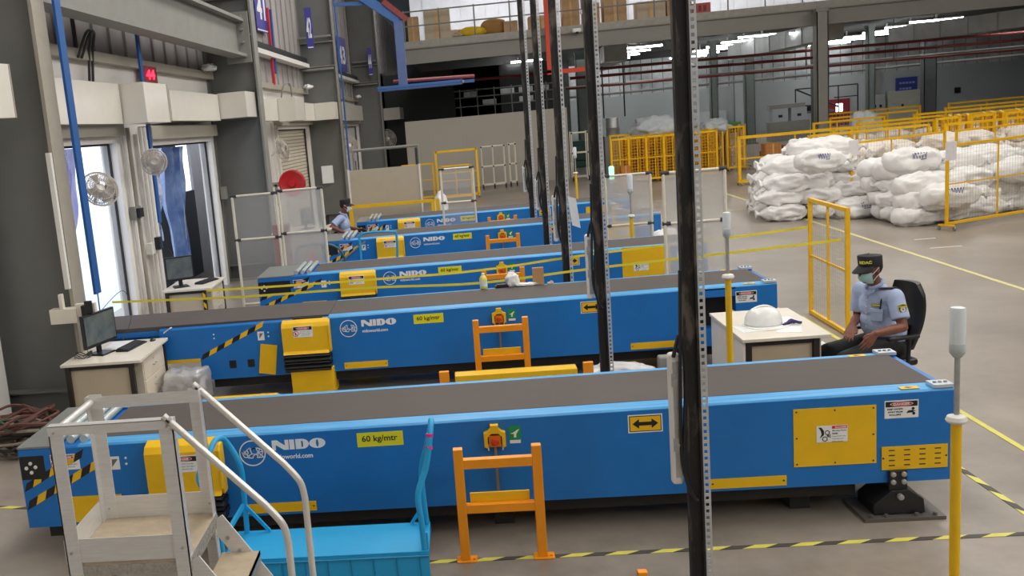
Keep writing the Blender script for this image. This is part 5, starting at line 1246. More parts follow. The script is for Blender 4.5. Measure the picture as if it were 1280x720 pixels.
        shape(sh1, -.004, .004, 0); shape([(a_*.85, b_*.85) for a_, b_ in sh1], .004, .005, 1); shape([(a_*.85, .026*sc_+(b_-.026*sc_)*.25) for a_, b_ in sh1], .005, .006, 0)
        shape([(.022*sc_*math.cos(2*math.pi*k/16), -.002+.022*sc_*math.sin(2*math.pi*k/16)) for k in range(16)], .005, .0065, 2)
        q.build('sleeve_badge', [mat('olive_yellow_badge', '#c3c13c', .6), BLKP, mat('badge_white', '#e6dfe0', .6)], st)
        on = (F*.86+L*.5).normalized(); tx2 = U.cross(on).normalized()
        q = MB(); c_ = ch+U*.03*s+F*.10*s+L*.085*s+on*.02*s
        q.cbox(c_, (.075*s, .006, .026*s), Matrix((tx2, -on, U)).transposed(), 0); q.cbox(c_+on*.004, (.06*s, .004, .006*s), Matrix((tx2, -on, U)).transposed(), 1); q.build('name_tag', [mat('olive_tag', '#8d9138', .6), mat('tag_thread', '#e6e07a', .6)], st)
        q = MB(); c_ = ch-U*.055*s+F*.098*s+L*.09*s+on*.02*s; q.cbox(c_, (.095*s, .014, .10*s), Matrix((tx2, -on, U)).transposed()); c_ = c_+U*.04*s+on*.004; q.cbox(c_, (.105*s, .014, .035*s), Matrix((tx2, -on, U)).transposed()); q.build('chest_pocket', SHIRT, st, bevel=.006)
        q = MB(); a = shL
        q.tube(catmull([ch+U*.0+F*.11*s+L*.13*s, ch+U*.09*s+F*.085*s+L*.125*s, shL+U*.066*s+F*.015-L*.02, shL+U*.05*s-F*.055*s, shL-U*.06*s-F*.08*s, shL-U*.15*s-F*.06*s]), .006, 6); q.build('shoulder_cord', NAVY, st)
        q = MB()
        for k in range(5): q.lathe([(.006, -.003), (.006, .003)], tuple(ch+F*(.128*s)+U*(.06-.055*k)*s), 8, 0, 'x')
        q.build('shirt_button', WHITE, st)
        q = MB(); q.cyl(pv+U*.0, pv+U*.035, .136*s, 24); q.build('belt', BLKP, t)
    else:
        q = MB(); q.beam(ch+F*.12+L*.12-U*.16, V(J['neck'])+F*.06+L*.05, .02, .02); q.build('shoulder_strap', NAVY, st)
    T = [('e', pv-U*.02, (.13*s, .165*s, .10*s), RB)]
    for sd in ('L', 'R'):
        hip, kn, an = V(J['hip'+sd]), V(J['knee'+sd]), V(J['ank'+sd])
        T += [('c', pv, .11*s, hip, .10*s), ('c', hip, .10*s, kn, .072*s), ('c', kn, .072*s, kn+(an-kn)*.4, .07*s), ('k', kn+(an-kn)*.3, .07*s, kn+(an-kn)*.93, .062*s)]
    remesh('trousers', T, .011, TROU, t, smooth=5)
    for sd in ('L', 'R'):
        an = V(J['ank'+sd]); remesh('shoe', [('e', an+F*.07*s-U*.035, (.13*s, .047*s, .036*s), RB), ('c', an-U*.01, .047*s, an+F*.02-U*.03, .045*s)], .01, BLKP, t)
    return t
J1 = dict(head=(3.60, 9.34, 1.285), neck=(3.655, 9.38, 1.125), chest=(3.70, 9.40, .94), pelvis=(3.80, 9.44, .56),
          shL=(3.755, 9.19, 1.05), elL=(3.775, 9.07, .80), wrL=(3.50, 8.96, .79), knL=(3.425, 8.93, .72), spL=(-.76, -.1, .5), nrL=(.3, .9, -.1),
          shR=(3.61, 9.575, 1.06), elR=(3.60, 9.62, .79), wrR=(3.435, 9.30, .80), knR=(3.38, 9.22, .74), spR=(.6, .2, .3), nrR=(.5, .5, -.5), curl=.18,
          hipL=(3.72, 9.32, .56), hipR=(3.70, 9.54, .56), kneeL=(3.30, 9.12, .53), kneeR=(3.27, 9.44, .53), ankL=(3.34, 9.08, .10), ankR=(3.30, 9.45, .10))
person(J1, (-.92, -.38, 0), (-.92, -.42, -.10), (3.7, 9.35, 0), 'seated guard in a pale blue shirt, black cap and green mask beside the helmet desk')
J2 = dict(head=(-2.16, 19.62, 1.34), neck=(-2.22, 19.62, 1.17), chest=(-2.24, 19.62, .98), pelvis=(-2.24, 19.62, .70),
          shL=(-2.24, 19.82, 1.12), elL=(-2.2, 19.9, .88), wrL=(-1.95, 19.8, .84), knL=(-1.87, 19.78, .82), spL=(0, -.5, .6), nrL=(0, 0, -1),
          shR=(-2.27, 19.42, 1.12), elR=(-2.44, 19.30, .98), wrR=(-2.2, 19.28, .86), knR=(-2.12, 19.28, .83), spR=(0, .5, .6), nrR=(0, 0, -1), curl=.2,
          hipL=(-2.15, 19.72, .70), hipR=(-2.15, 19.52, .70), kneeL=(-1.64, 19.75, .71), kneeR=(-1.60, 19.48, .71), ankL=(-1.6, 19.75, .12), ankR=(-1.58, 19.5, .12))
person(J2, (1, -.05, 0), (1, -.12, -.05), (-2.2, 19.62, 0), 'far seated guard in a pale shirt, dark cap and white mask by the dock wall', False, 1.05, False)
CH = mat('black_chair_leather', '#17171a', .4, var=.08)
def office_chair(c, yaw, label, backh=1.12, seat=.47, wd=.48):
    t = thing('office_chair', (c[0], c[1], 0), label, 'chair'); t.rotation_euler = (0, 0, yaw)
    x, y = c; q = MB(); vs = []; fs = []; nu, nv = 10, 12
    for side in (0, 1):
        for j in range(nv+1):
            f = j/nv; z = seat+.06+(backh-seat-.06)*f; hw = wd/2*(.78+.30*math.sin(min(1, f*1.15)*math.pi*.62))*(1-.28*max(0, f-.85)/.15)
            for i in range(nu+1):
                g = -1+2*i/nu; bx = -.235-.05*f-.05*math.sin(f*3.0)+.05*g*g+(0 if side else -.055*(1-.5*g*g*g*g)); vs.append((x+bx, y+hw*g, z))
    N_ = (nu+1)*(nv+1)
    for j in range(nv):
        for i in range(nu): a = j*(nu+1)+i; fs += [(a, a+1, a+nu+2, a+nu+1), (N_+a+nu+1, N_+a+nu+2, N_+a+1, N_+a)]
    for i in range(nu): fs += [(i, N_+i, N_+i+1, i+1), (nv*(nu+1)+i+1, N_+nv*(nu+1)+i+1, N_+nv*(nu+1)+i, nv*(nu+1)+i)]
    for j in range(nv): a = j*(nu+1); b = a+nu; fs += [(a, a+nu+1, N_+a+nu+1, N_+a), (b+nu+1, b, N_+b, N_+b+nu+1)]
    q.add(vs, fs, 0, True); q.build('backrest', CH, t)
    q = MB(); q.box(x-.22, y-.23, seat-.07, x+.24, y+.23, seat); q.build('seat', CH, t, bevel=.03, seg=3)
    for s in (-1, 1):
        q = MB(); q.box(x-.18, y+s*.27-.03, seat+.2, x+.12, y+s*.27+.03, seat+.235); ar = q.build('armrest', CH, t, bevel=.012)
        q = MB(); q.tube([(x-.1, y+s*.26, seat+.2), (x-.08, y+s*.27, seat-.02), (x-.02, y+s*.2, seat-.05)], .018, 8); q.build('arm_support', BLKP, ar)
    q = MB(); q.cyl((x, y, .12), (x, y, seat-.06), .03, 12); q.build('gas_column', BLKP, t)
    q = MB(); q.box(x-.26, y-.04, seat-.1, x-.05, y+.04, seat-.07); q.beam((x-.25, y, seat-.08), (x-.3, y, seat+.25), .06, .02, up=(0, 1, 0)); q.build('back_bracket', BLKP, t)
    for k in range(5):
        a = k*2*math.pi/5; q = MB(); e = (x+.27*math.cos(a), y+.27*math.sin(a)); q.beam((x, y, .12), (e[0], e[1], .085), .04, .03); lg = q.build('leg', BLKP, t)
        q = MB(); q.cyl((e[0]-.015, e[1], .032), (e[0]+.015, e[1], .032), .032, 12); q.build('caster', BLK, lg)
    return t
office_chair((3.74, 9.46), math.atan2(-.22, -.97), 'black office chair the masked guard sits on', 1.11, .455, .40)
office_chair((-2.28, 19.62), 0, 'black chair under the far seated guard', 1.18, .59)
q = MB(); q.box(-1.7, 19.3, .85, -1.4, 19.36, .9) if False else None
# ================================================================== sacks
SACK = mat('white_woven_sack', '#eceae8', .55, var=.04, scale=3, bump=.8, bscale=6)
SACKP = mat('cream_woven_sack', '#e6dcd2', .6, var=.05, scale=3, bump=.8, bscale=6)
INK = mat('blue_marker_ink', '#3c3f94', .6)
def sack_mesh(name, seed, L=.46, Wd=.29, H=.20, m=SACK):
    bm = bmesh.new(); bmesh.ops.create_icosphere(bm, subdivisions=4, radius=1)
    r = random.Random(seed)
    for v in bm.verts:
        x, y, z = v.co
        p = Vector((x, y, z)); 
        e = .75; sx = math.copysign(abs(x)**e, x); sy = math.copysign(abs(y)**.8, y); sz = math.copysign(abs(z)**.8, z)
        nn = noise.fractal(p*2.1+Vector((seed*3.1, 0, 0)), .8, 2, 4); rid = abs(noise.noise(Vector((x*1.2, y*6, z*6))+Vector((seed, 0, 0))))
        k = 1+.26*nn-.16*rid+.05*noise.noise(p*7+Vector((seed, 0, 0)))
        tie = max(0, sx-.82)/.25; kk = 1-.75*min(1, tie)
        v.co = Vector((sx*L*(1+.25*tie), sy*Wd*k*kk, sz*H*k*kk))
    # gathered mouth of the sack
    for f in bm.faces: f.smooth = True
    me = bpy.data.meshes.new(name); bm.to_mesh(me); bm.free()
    me.materials.append(m); return me
SM = [sack_mesh('sack_mesh', i) for i in range(5)]; SMP = [sack_mesh('sack_mesh', i+11, m=SACKP) for i in range(3)]
def neck_mesh():
    q = MB(); q.lathe([(.03, 0), (.025, .02), (.05, .06), (.075, .10), (.06, .11), (.001, .09)], (0, 0, 0), 10, 0, 'x')
    for i, v in enumerate(q.v): v.y *= 1+.4*math.sin(i*2.3); v.z *= 1+.4*math.cos(i*1.7)
    o = q.build('tied_neck', SACK); me = o.data; bpy.data.objects.remove(o); return me
NK = neck_mesh()
def scribble():
    q = MB(); 
    P = []
    for k in range(5): P += [(-.09+.045*k, -.0, .03), (-.07+.045*k, 0, -.05), (-.055+.045*k, 0, .04)]
    q.tube([Vector(p) for p in P], .006, 4); q.tube([Vector((-.1, 0, -.075)), Vector((.12, 0, -.06))], .005, 4)
    o = q.build('ink_mark', INK); me = o.data; bpy.data.objects.remove(o); return me
SCM = scribble()
nsack = 0
def sack(x, y, z, yaw, group, label, s=1.0, ms=None, ink=False, pitch=0):
    global nsack
    nsack += 1; ms = ms or SM; o = bpy.data.objects.new('parcel_sack', ms[nsack % len(ms)]); C.objects.link(o)
    o.location = (x, y, z+.17*s); o.rotation_euler = (pitch, 0, yaw); o.scale = (s, s*rnd.uniform(.9, 1.1), s*rnd.uniform(.9, 1.12))
    tag(o, label, 'sack', group)
    if z < 3:
        n = bpy.data.objects.new('tied_neck', NK); C.objects.link(n); n.parent = o; n.location = (.50, 0, 0)
    if ink:
        n = bpy.data.objects.new('ink_mark', SCM); C.objects.link(n); n.parent = o; n.rotation_euler = (0, 0, -yaw); v = Matrix.Rotation(-yaw, 3, 'Z') @ Vector((0, -.27, .10)); n.location = v
    return o
G1 = 'white sacks in the tall pile'; L1 = 'white parcel sack lying in the tall pile left of the mesh barriers'
for layer in range(5):
    z = layer*.29; yl = .12*layer
    for row in range(5):
        for col in range(2+(row > 0)):
            if layer == 4 and (row < 2 or col == 0): continue
            if layer == 3 and row == 0 : continue
            x = 6.95+.62*col+.10*row*0+rnd.uniform(-.08, .08)+.12*row; y = 22.5+.55*row+rnd.uniform(-.06, .06)+.05*layer
            if layer == 3 and col == 0: x += .1
            sack(x+.02*layer, y, z, math.pi+rnd.uniform(-.35, .35) if col == 0 else rnd.uniform(0, 6.28), G1, L1, rnd.uniform(.95, 1.12), ink=False)
for x, y, z, a, l in ((7.55, 22.25, 1.03, .1, 'marked white sack near the top front of the tall pile'), (8.3, 22.0, 0, -.1, 'marked white sack on the floor at the right foot of the tall pile')):
    sack(x, y, z, a, None, l, 1.1, ink=True)
G2 = 'white sacks in the low front pile'; L2 = 'white parcel sack in the low pile behind the big yellow barrier'
for layer in range(4):
    for col in range(7):
        for row in range(3):
            if layer == 3 and (row == 0 or col > 4): continue
            if layer == 2 and row == 0 and col > 2: continue
            x = 8.75+.62*col+rnd.uniform(-.1, .1); y = 20.35+.30*col+.55*row+rnd.uniform(-.06, .06)+.12*layer
            if layer == 0 and row == 0: x -= .05
            sack(x, y, layer*.27, rnd.uniform(-.4, .4)+(math.pi if rnd.random() < .4 else 0), G2, L2, rnd.uniform(.95, 1.15), ink=False)
for x, y, z, a, l in ((8.95, 21.2, .95, .2, 'marked white sack topmost at the left of the low pile'), (9.2, 20.2, .32, .1, 'marked white sack low at the left front of the low pile'), (11.0, 21.1, .62, .2, 'marked white sack seen through the big yellow barrier')):
    sack(x, y, z, a, None, l, 1.2, ink=True)
G3 = 'cream sacks in the rear cages'; L3 = 'cream parcel sack heaped in the rear cages behind the white piles'
for layer in range(4):
    for col in range(9):
        for row in range(2):
            if layer == 3 and col % 3 == 0: continue
            x = 9.1+.72*col+rnd.uniform(-.1, .1); y = 25.2+.25*col+.6*row+rnd.uniform(-.06, .06)
            sack(x, y, layer*.29, rnd.uniform(0, 6.28), G3, L3, rnd.uniform(1.0, 1.2), ms=SMP)
G4 = 'pale sacks far back'; L4 = 'pale sack far back among the rearmost yellow cages'
for k in range(24):
    x = rnd.uniform(11, 19); y = rnd.uniform(31.2, 32.6); sack(11+1.05*(k % 8)+rnd.uniform(-.05, .05), 32.2, (k//8)*.33, rnd.uniform(-.2, .2), G4, L4, 1.25, ms=SMP)
# sacks on the far cage tops
GREYS = mat('translucent_grey_sheet', '#b9c0c4', .4, var=.08, bump=.4, bscale=5)
lab(blob('plastic_sheet', (7.0, 36.2, 1.25), (.9, .5, .45), GREYS, 2.5, .3, 4), 'pale plastic sheet heaped on top of the packed yellow cages', 'sheet')
lab(blob('plastic_sheet', (8.9, 36.2, 1.25), (.5, .4, .3), GREYS, 4.5, .3, 4), 'small pale sheet on the right end of the packed cages', 'sheet')
lab(blob('plastic_sheet', (13.5, 35.3, 0), (.6, .4, .9), GREYS, 6.5, .3, 4), 'pale plastic sheet behind the concrete column among the cages', 'sheet')
NET = mat('green_net', '#5d8a55', .7, var=.15, bump=.5)
lab(blob('green_net', (9.3, 37.6, 1.2), (.8, .5, .25), NET, 3.5, .3, 4), 'green net spread over the cages left of the far columns', 'net')
# ================================================================== yellow barriers and cages
G = 'yellow mesh barriers around the sacks'
barrier((8.81, 19.37), (11.9, 20.85), 1.55, 'big yellow mesh barrier at the right edge, in front of the low sack pile', mids=(.37, .74), group=G, paper=.02, pitch=.07)
barrier((8.45, 22.9), (10.9, 24.1), 1.5, 'yellow mesh barrier with a paper sign, behind the tall sack pile', mids=(.42,), group=G, paper=.02, pitch=.08)
barrier((11.15, 24.1), (13.6, 24.9), 1.5, 'yellow mesh barrier right of the paper sign barrier', mids=(.4, .8), group=G, pitch=.08)
barrier((8.19, 30.67), (11.4, 30.9), 1.42, 'yellow mesh barrier on casters left of the tall sack pile', mids=(.5,), group=G, w=.08, pitch=.09)
G5 = 'rows of yellow mesh barriers farther back'
k = 0
rows = [(26.9, 8.9, 1.5, [(8.9, 12.0), (12.2, 15.4), (15.5, 18.5)]), (28.9, 0, 1.5, [(10.2, 13.0), (13.1, 16.4), (16.6, 20)]), (31.0, 0, 1.5, [(11.6, 14.2), (14.3, 17.4), (17.6, 21.6)]), (33.4, 0, 1.5, [(11.2, 13.5), (14.2, 17.8), (18.4, 22.5)]), (36, 0, 1.5, [(12.6, 15.6), (16.3, 19.9), (20.3, 24.6)]), (39.5, 0, 1.5, [(13.5, 17.2), (18, 22.2), (22.6, 27)])]
places = ['first row behind the cream sacks', 'second row behind the cream sacks', 'third row behind the cream sacks', 'fourth row behind the cream sacks', 'fifth row behind the cream sacks', 'rearmost row before the far wall']
pos = ['left', 'middle', 'right']
for ri, (y, _, h, segs_) in enumerate(rows):
    for si, (a, b) in enumerate(segs_):
        barrier((a, y), (b, y+.5), h, 'yellow mesh barrier, %s piece of the %s' % (pos[si], places[ri]), mids=(.33, .66), group=G5, cast=False, pitch=.14, wr=.006, w=.06)
# densely folded cages: sloping rows of end-on mesh leaves
def packed(x0, x1, y, n, h, lab_, grp, pitch=.1, skew=.5, dep=1.4):
    for i in range(n):
        f = i/(n-1); x = x0+(x1-x0)*f
        if i % 4 == 0: a, b = (x-.25, y-.12), (x+.3, y-.10)
        else: a, b = (x, y+.1), (x+skew, y+dep)
        t = barrier(a, b, h, lab_, mids=(.5,), group=grp, cast=(i % 2 == 0), pitch=pitch, wr=.02, w=.06, name='folded_cage')
GP = 'folded yellow cages packed together'; LP = 'folded yellow wire cage in the packed row behind the clear partitions'
WIRE_SAVE = WIRE; WIRE = mat('yellow_wire', '#c98f12', .5)
packed(5.35, 8.3, 34.4, 22, 1.5, LP, GP, .09)
packed(5.6, 8.2, 36.2, 7, 1.55, LP, GP, .09, .4, 1.0)
packed(8.75, 9.8, 36.0, 7, 1.5, LP, GP, .09, .3, 1.0)
GQ = 'folded yellow cages packed at the right'; LQ = 'folded yellow wire cage in the packed row at the right edge'
packed(12.5, 16.5, 27.65, 20, 1.62, LQ, GQ, .1, .4, 1.1)
WIRE = WIRE_SAVE
t = barrier((-1.75, 34.2), (-.75, 34.3), 1.25, 'yellow mesh barrier left of the tall yellow frame before the partition wall', mids=(.6,), group=None, cast=False, pitch=.14, wr=.006, w=.06)
barrier((-.62, 34), (.72, 34), 1.62, 'tall yellow frame on casters standing before the beige wall', mids=(), group=None, cast=True, pitch=.3, wr=.004, w=.07, name='tall_frame')
barrier((-.5, 33.6), (.5, 33.6), 1.15, 'shorter yellow frame inside the tall yellow frame', mids=(.5,), group=None, cast=False, pitch=.2, wr=.004, w=.05)
# wheeled tube racks
def rack(x, y, n, w, h, label, zs=(.15, .8, 1.5), m=TUBE):
    t = thing('tube_rack', (x+w*n/2, y, 0), label, 'rack', 'empty tube racks on casters')
    for i in range(n+1):
        for dy in (0, .5): q = MB(); q.cyl((x+w*i, y+dy, .1), (x+w*i, y+dy, h), .02, 8); q.build('upright', m, t)
        q = MB(); q.cyl((x+w*i-.02, y, .05), (x+w*i+.02, y, .05), .05, 10); q.box(x+w*i-.03, y-.03, .05, x+w*i+.03, y+.03, .12); q.build('caster', BLKP, t)
    for z in zs:
        for dy in (0, .5): q = MB(); q.cyl((x, y+dy, z), (x+w*n, y+dy, z), .018, 8); q.build('cross_tube', m, t)
        for i in range(n+1): q = MB(); q.cyl((x+w*i, y-.03, z), (x+w*i, y+.05, z), .03, 8); q.build('joint', JOINT, t)
rack(.95, 36.8, 2, .40, 1.52, 'empty white tube rack standing before the beige partition wall')
rack(1.95, 37.2, 1, .22, 1.55, 'narrow tube rack at the right of the beige partition wall')
rack(4.15, 37, 1, .55, 1.75, 'pale tube rack in the gap right of the partition wall', (.15, 1.0, 1.7))
q = MB(); q.box(.95, 37.02, .15, 1.75, 37.04, .8); 
t = thing('drum', (6.05, 40, 0), 'grey metal drum standing above the packed yellow cages', 'drum')
q = MB(); q.lathe([(.001, .02), (.24, .02), (.25, .0), (.25, .3), (.255, .31), (.25, .32), (.25, .66), (.24, .68), (.001, .66)], (6.05, 40, 1.36), 24); q.build('drum_body', STEEL, t)
q = MB(); q.box(5.7, 39.8, 0, 6.4, 40.3, 1.36); q.build('drum_stand', GREY, t)
q = MB(); q.box(3.9, 50, 0, 4.5, 50.1, 2.0); lab(q.build('dark_blue_panel', mat('dark_blue_door', '#28384f', .5), None, (4.2, 50, 0)), 'dark blue door leaf in the gap beside the partition wall', 'door')
q = MB(); q.box(5.0, 44, 0, 5.7, 44.3, 1.1); q.box(5.1, 43.9, .3, 5.6, 44, .9); lab(q.build('green_machine', mat('dark_green_machine', '#2d4d48', .5), None, (5.3, 44, 0), bevel=.02), 'dark green machine behind the small far lamp post', 'machine')
for k, (x, y, z, s) in enumerate([(5.3, 33.9, 0, .35), (5.35, 34.0, .36, .3), (10.3, 35.2, 0, .5), (10.9, 35.2, 0, .45), (10.25, 35.2, .425, .5), (10.9, 35.2, .3825, .45), (10.6, 36.5, 0, .6)]):
    q = MB(); q.box(x, y, z, x+s, y+s, z+s*.85, 0); q.box(x+s*.45, y-.004, z, x+s*.55, y, z+s*.85, 1)
    lab(q.build('cardboard_carton', [mat('orange_brown_carton', '#c07a35', .7, var=.08), mat('carton_tape', '#d9b078', .4)], None, (x, y, z), bevel=.008), ['bottom carton left of the packed cages', 'upper carton left of the packed cages', 'left bottom carton behind the barrier on casters', 'right bottom carton behind the barrier on casters', 'left upper carton behind the barrier on casters', 'right upper carton behind the barrier on casters', 'rear carton behind the barrier on casters'][k], 'carton')
# ================================================================== columns under the mezzanine
COLC = mat('green_grey_column', '#6c7672', .6, var=.06)
def hcol(x, y, w_, z1, label, m=COLC):
    t = thing('mezzanine_column', (x, y, 0), label, 'column')
    q = MB(); q.box(x-w_/2, y-.2, 0, x-w_/2+.03, y+.2, z1); q.box(x+w_/2-.03, y-.2, 0, x+w_/2, y+.2, z1); q.box(x-w_/2, y-.015, 0, x+w_/2, y+.015, z1); q.box(x-w_/2, y-.2, 0, x+w_/2, y-.17, z1); q.build('shaft', m, t)
    q = MB(); q.box(x-w_/2-.1, y-.3, 0, x+w_/2+.1, y+.3, .04); q.box(x-w_/2-.02, y-.22, z1-.1, x+w_/2+.02, y+.22, z1); q.build('cap_plate', m, t)
hcol(12.75, 37.25, .38, 5.14, 'nearest grey mezzanine column rising behind the tall sack pile', GREY)
hcol(13.87, 50, .42, 4.9, 'green grey column left of the nearest mezzanine column')
hcol(12.26, 50, .3, 4.9, 'slim green grey column far left under the mezzanine')
hcol(21.87, 50, .55, 4.9, 'dark column beside the blue wall sign', mat('dark_grey_column', '#4a4e4f', .6))
hcol(19.3, 50, .3, 4.9, 'slim column left of the electrical boxes')
hcol(17.2, 50.7, .5, 4.9, 'dark column beside the red door', mat('dark_grey_column', '#4a4e4f'))
hcol(5.2, 48, .35, 4.9, 'left one of the two green columns behind the black masts')
hcol(5.95, 48, .45, 4.9, 'right one of the two green columns behind the black masts')
hcol(15.7, 58, .9, 4.5, 'broad pale pier on the far wall', FARW)
# red and blue fire mains, ducts
REDP = mat('fire_red_pipe', '#8a3a3a', .5, var=.08)
def pipe(name, P, r, m, label, cat='pipe'):
    q = MB(); q.tube([Vector(p) for p in P], r, 8); return lab(q.build(name, m, None, tuple(P[0])), label, cat)
pipe('red_pipe', [(-1.6, 42, 4.0), (30, 42, 3.75)], .055, REDP, 'upper red fire pipe running under the mezzanine')
pipe('red_pipe', [(5, 44, 3.7), (30, 44, 3.5)], .06, REDP, 'second red fire pipe under the mezzanine')
pipe('red_pipe', [(5, 46, 3.3), (30, 46, 3.15)], .05, REDP, 'lowest red fire pipe under the mezzanine')
pipe('grey_pipe', [(1, 47, 3.35), (30, 47, 3.3)], .05, GREY, 'grey pipe just below the red fire pipes')
pipe('grey_pipe', [(1, 52, 2.9), (30, 52, 2.95)], .06, GREYD, 'dark grey pipe near the top of the far wall')
for k, x in enumerate((3.2, 7.4, 9.5, 14.8, 18.3, 23.5)):
    pipe('hanger_rod', [(x, 45, 3.2), (x, 45, 5.19)], .02, GREYD, ['hanger rod left of the black masts', 'hanger rod above the packed cages', 'hanger rod right of the packed cages', 'hanger rod behind the nearest column', 'hanger rod above the red door', 'hanger rod right of the blue sign'][k], 'rod')
for k, (x, z0) in enumerate(((6.6, 1.9), (7.5, 1.9))):
    pipe('hanging_cable', [(x, 46, z0), (x, 46, 4.8)], .03, BLKP, ['left of two black cables hanging above the drum', 'right of two black cables hanging above the packed cages'][k], 'cable')
DUCT = mat('galvanised_duct', '#cdd3d4', .45, metal=.1, var=.12, scale=2)
def big_duct(P, label):
    t = thing('air_duct', tuple(P[0]), label, 'duct', 'big galvanised air ducts'); a, b = Vector(P[0]), Vector(P[1])
    q = MB(); q.beam(a, b, .9, .62); q.build('duct_shell', DUCT, t)
    n = 6
    for i in range(1, n): c_ = a+(b-a)*i/n; d_ = (b-a).normalized(); q = MB(); q.beam(c_-d_*.02, c_+d_*.02, .94, .66); q.build('duct_joint', STEEL, t)
big_duct([(12.6, 47, 4.2), (13.8, 39.2, 4.45)], 'galvanised air duct left of the nearest mezzanine column')
big_duct([(18.2, 44.5, 4.2), (21.5, 38.5, 4.3)], 'galvanised air duct at the upper right corner')
big_duct([(7.0, 52, 4.3), (6.6, 42, 4.5)], 'galvanised air duct behind the black masts')
# tube lights
TL = mat('lit_tube', '#ffffff', .4, emit=30)
def tube_light(x, y, z, L_, label, grp, rz=0):
    t = thing('tube_light', (x, y, z), label, 'ceiling light', grp); t.rotation_euler = (0, 0, rz)
    q = MB(); q.box(x-L_/2, y-.06, z+.03, x+L_/2, y+.06, z+.08); q.build('light_housing', WHITE, t)
    q = MB(); q.cyl((x-L_/2, y, z), (x+L_/2, y, z), .036, 8); q.build('tube', TL, t)
    q = MB(); q.box(x-.03, y-.03, z+.08, x+.03, y+.03, 5.19); q.build('hanger', WHITE, t)
for k in range(6): tube_light(8.1, 45.5+2.7*k, 4.75-.05*k, 2.0, 'lit tube light in the row above the packed yellow cages', 'tube lights above the packed cages')
for k in range(6): tube_light(3.3, 44.6+2.6*k, 4.6-.06*k, 1.3, 'lit tube light in the row behind the black masts', 'tube lights behind the black masts')
for k in range(6): tube_light(13.0, 44.8+2.7*k, 4.72-.05*k, 2.0, 'lit tube light in the row left of the nearest mezzanine column', 'tube lights left of the column', .12)
for k in range(6): tube_light(20.6, 46.4+2.5*k, 4.72-.05*k, 2.3, 'lit tube light in the row right of the nearest mezzanine column', 'tube lights right of the column', .12)
tube_light(13.7, 41.0, 4.55, 1.6, 'single lit tube light just right of the nearest mezzanine column', None)
tube_light(21.6, 41.5, 4.25, 1.4, 'single lit tube light at the upper right edge', None, .25)
# things on the far wall
t = thing('red_door', (21.2, 59.8, 0), 'dark red door with a lit window on the far wall', 'door')
q = MB(); q.box(20.6, 59.8, 0, 22.0, 59.95, 1.45); q.build('door_leaf', mat('dark_red_door', '#8d2230', .5), t)
q = MB(); q.box(21.25, 59.77, .75, 21.6, 59.8, 1.2); q.build('door_window', mat('lit_window', '#ffffff', .4, emit=3), t)
t = thing('blue_wall_sign', (24.9, 59.9, 1.5), 'blue sign on the far wall left of the dark column', 'sign')
q = MB(); q.box(24.5, 59.85, 1.45, 25.6, 59.98, 2.3, 0)
for z, n in ((1.95, 5), (1.65, 4)):
    for i in range(n): q.box(24.65+.17*i, 59.83, z, 24.77+.17*i, 59.85, z+.1, 1)
q.build('sign_board', [mat('blue_sign_board', '#2b3b8f', .5), mat('pale_blue_letter', '#8d97cc', .5)], t)
t = thing('electrical_panel', (23.3, 59.9, .3), 'grey electrical box with a conduit on the far wall', 'panel')
q = MB(); q.box(23.0, 59.6, .3, 23.8, 59.95, 1.5); q.build('panel_box', mat('pale_grey_panel', '#a9adab', .5), t, bevel=.01); q = MB(); q.box(23.25, 59.7, 1.5, 23.55, 59.95, 4.0); q.build('conduit', GREY, t)
for x in (23.2, 23.5): q = MB(); q.box(x, 59.57, .8, x+.12, 59.6, .95); q.build('meter', BLKP, t)
q = MB(); q.box(24.0, 59.7, 0, 26.2, 59.95, 1.6, 0); q.box(24.7, 59.68, .75, 24.82, 59.7, .87, 1); q.box(25.7, 59.68, 1.05, 26.0, 59.7, 1.3, 1); lab(q.build('wall_cabinet', [mat('beige_cabinet', '#b5b6a9', .5), BLKP], None, (25, 59.8, 0), bevel=.01), 'wide beige cabinet below the blue sign on the far wall', 'cabinet')
q = MB(); q.box(27.6, 59.9, 1.2, 27.9, 59.98, 1.5); lab(q.build('wall_socket_box', BLKP, None, (27.7, 59.95, 1.3)), 'small dark box on the far wall right of the dark column', 'socket')
t = thing('stair_landing', (17.5, 52, 0), 'black railed stair landing below the nearest column top', 'stairs')
q = MB()
for x in (16.6, 17.5, 18.6, 19.5): q.cyl((x, 52, 0), (x, 52, 2.3), .03, 6)
q.build('stair_post', BLKP, t)
q = MB(); q.cyl((16.6, 52, 2.3), (19.5, 52, 2.3), .03, 6); q.cyl((16.6, 52, 2.3), (18.6, 52, 1.3), .04, 6); q.cyl((18.4, 52, 1.75), (19.5, 52, 1.75), .025, 6); q.build('stair_rail', BLKP, t)
q = MB(); q.box(16.6, 52, 1.1, 18.4, 53, 1.2); q.build('landing_floor', GREYD, t)
for k, x in enumerate((14.9, 15.75)):
    q = MB(); q.box(x, 50, .9, x+.72, 50.5, 1.5, 0); q.box(x+.28, 49.98, 1.1, x+.46, 50, 1.22, 1); lab(q.build('grey_bin', [mat('pale_grey_bin', '#aab1b5', .5), BLKP], None, (x, 50, .9), bevel=.01), ['left pale grey bin on the shelf under the mezzanine', 'right pale grey bin on the shelf under the mezzanine'][k], 'bin')
q = MB(); q.box(14.8, 50, 0, 16.6, 50.6, .9); q.box(14.8, 50, 1.5, 16.4, 50.5, 1.7); lab(q.build('storage_shelf', GREY, None, (15.7, 50.3, 0)), 'grey shelf unit carrying two pale bins', 'shelf')
q = MB(); q.box(17.0, 52.2, 1.2, 17.6, 52.6, 1.5); lab(q.build('black_bundle', BLKP, None, (17.3, 51.7, 1.2), bevel=.08), 'black bundle on the stair landing', 'bundle')
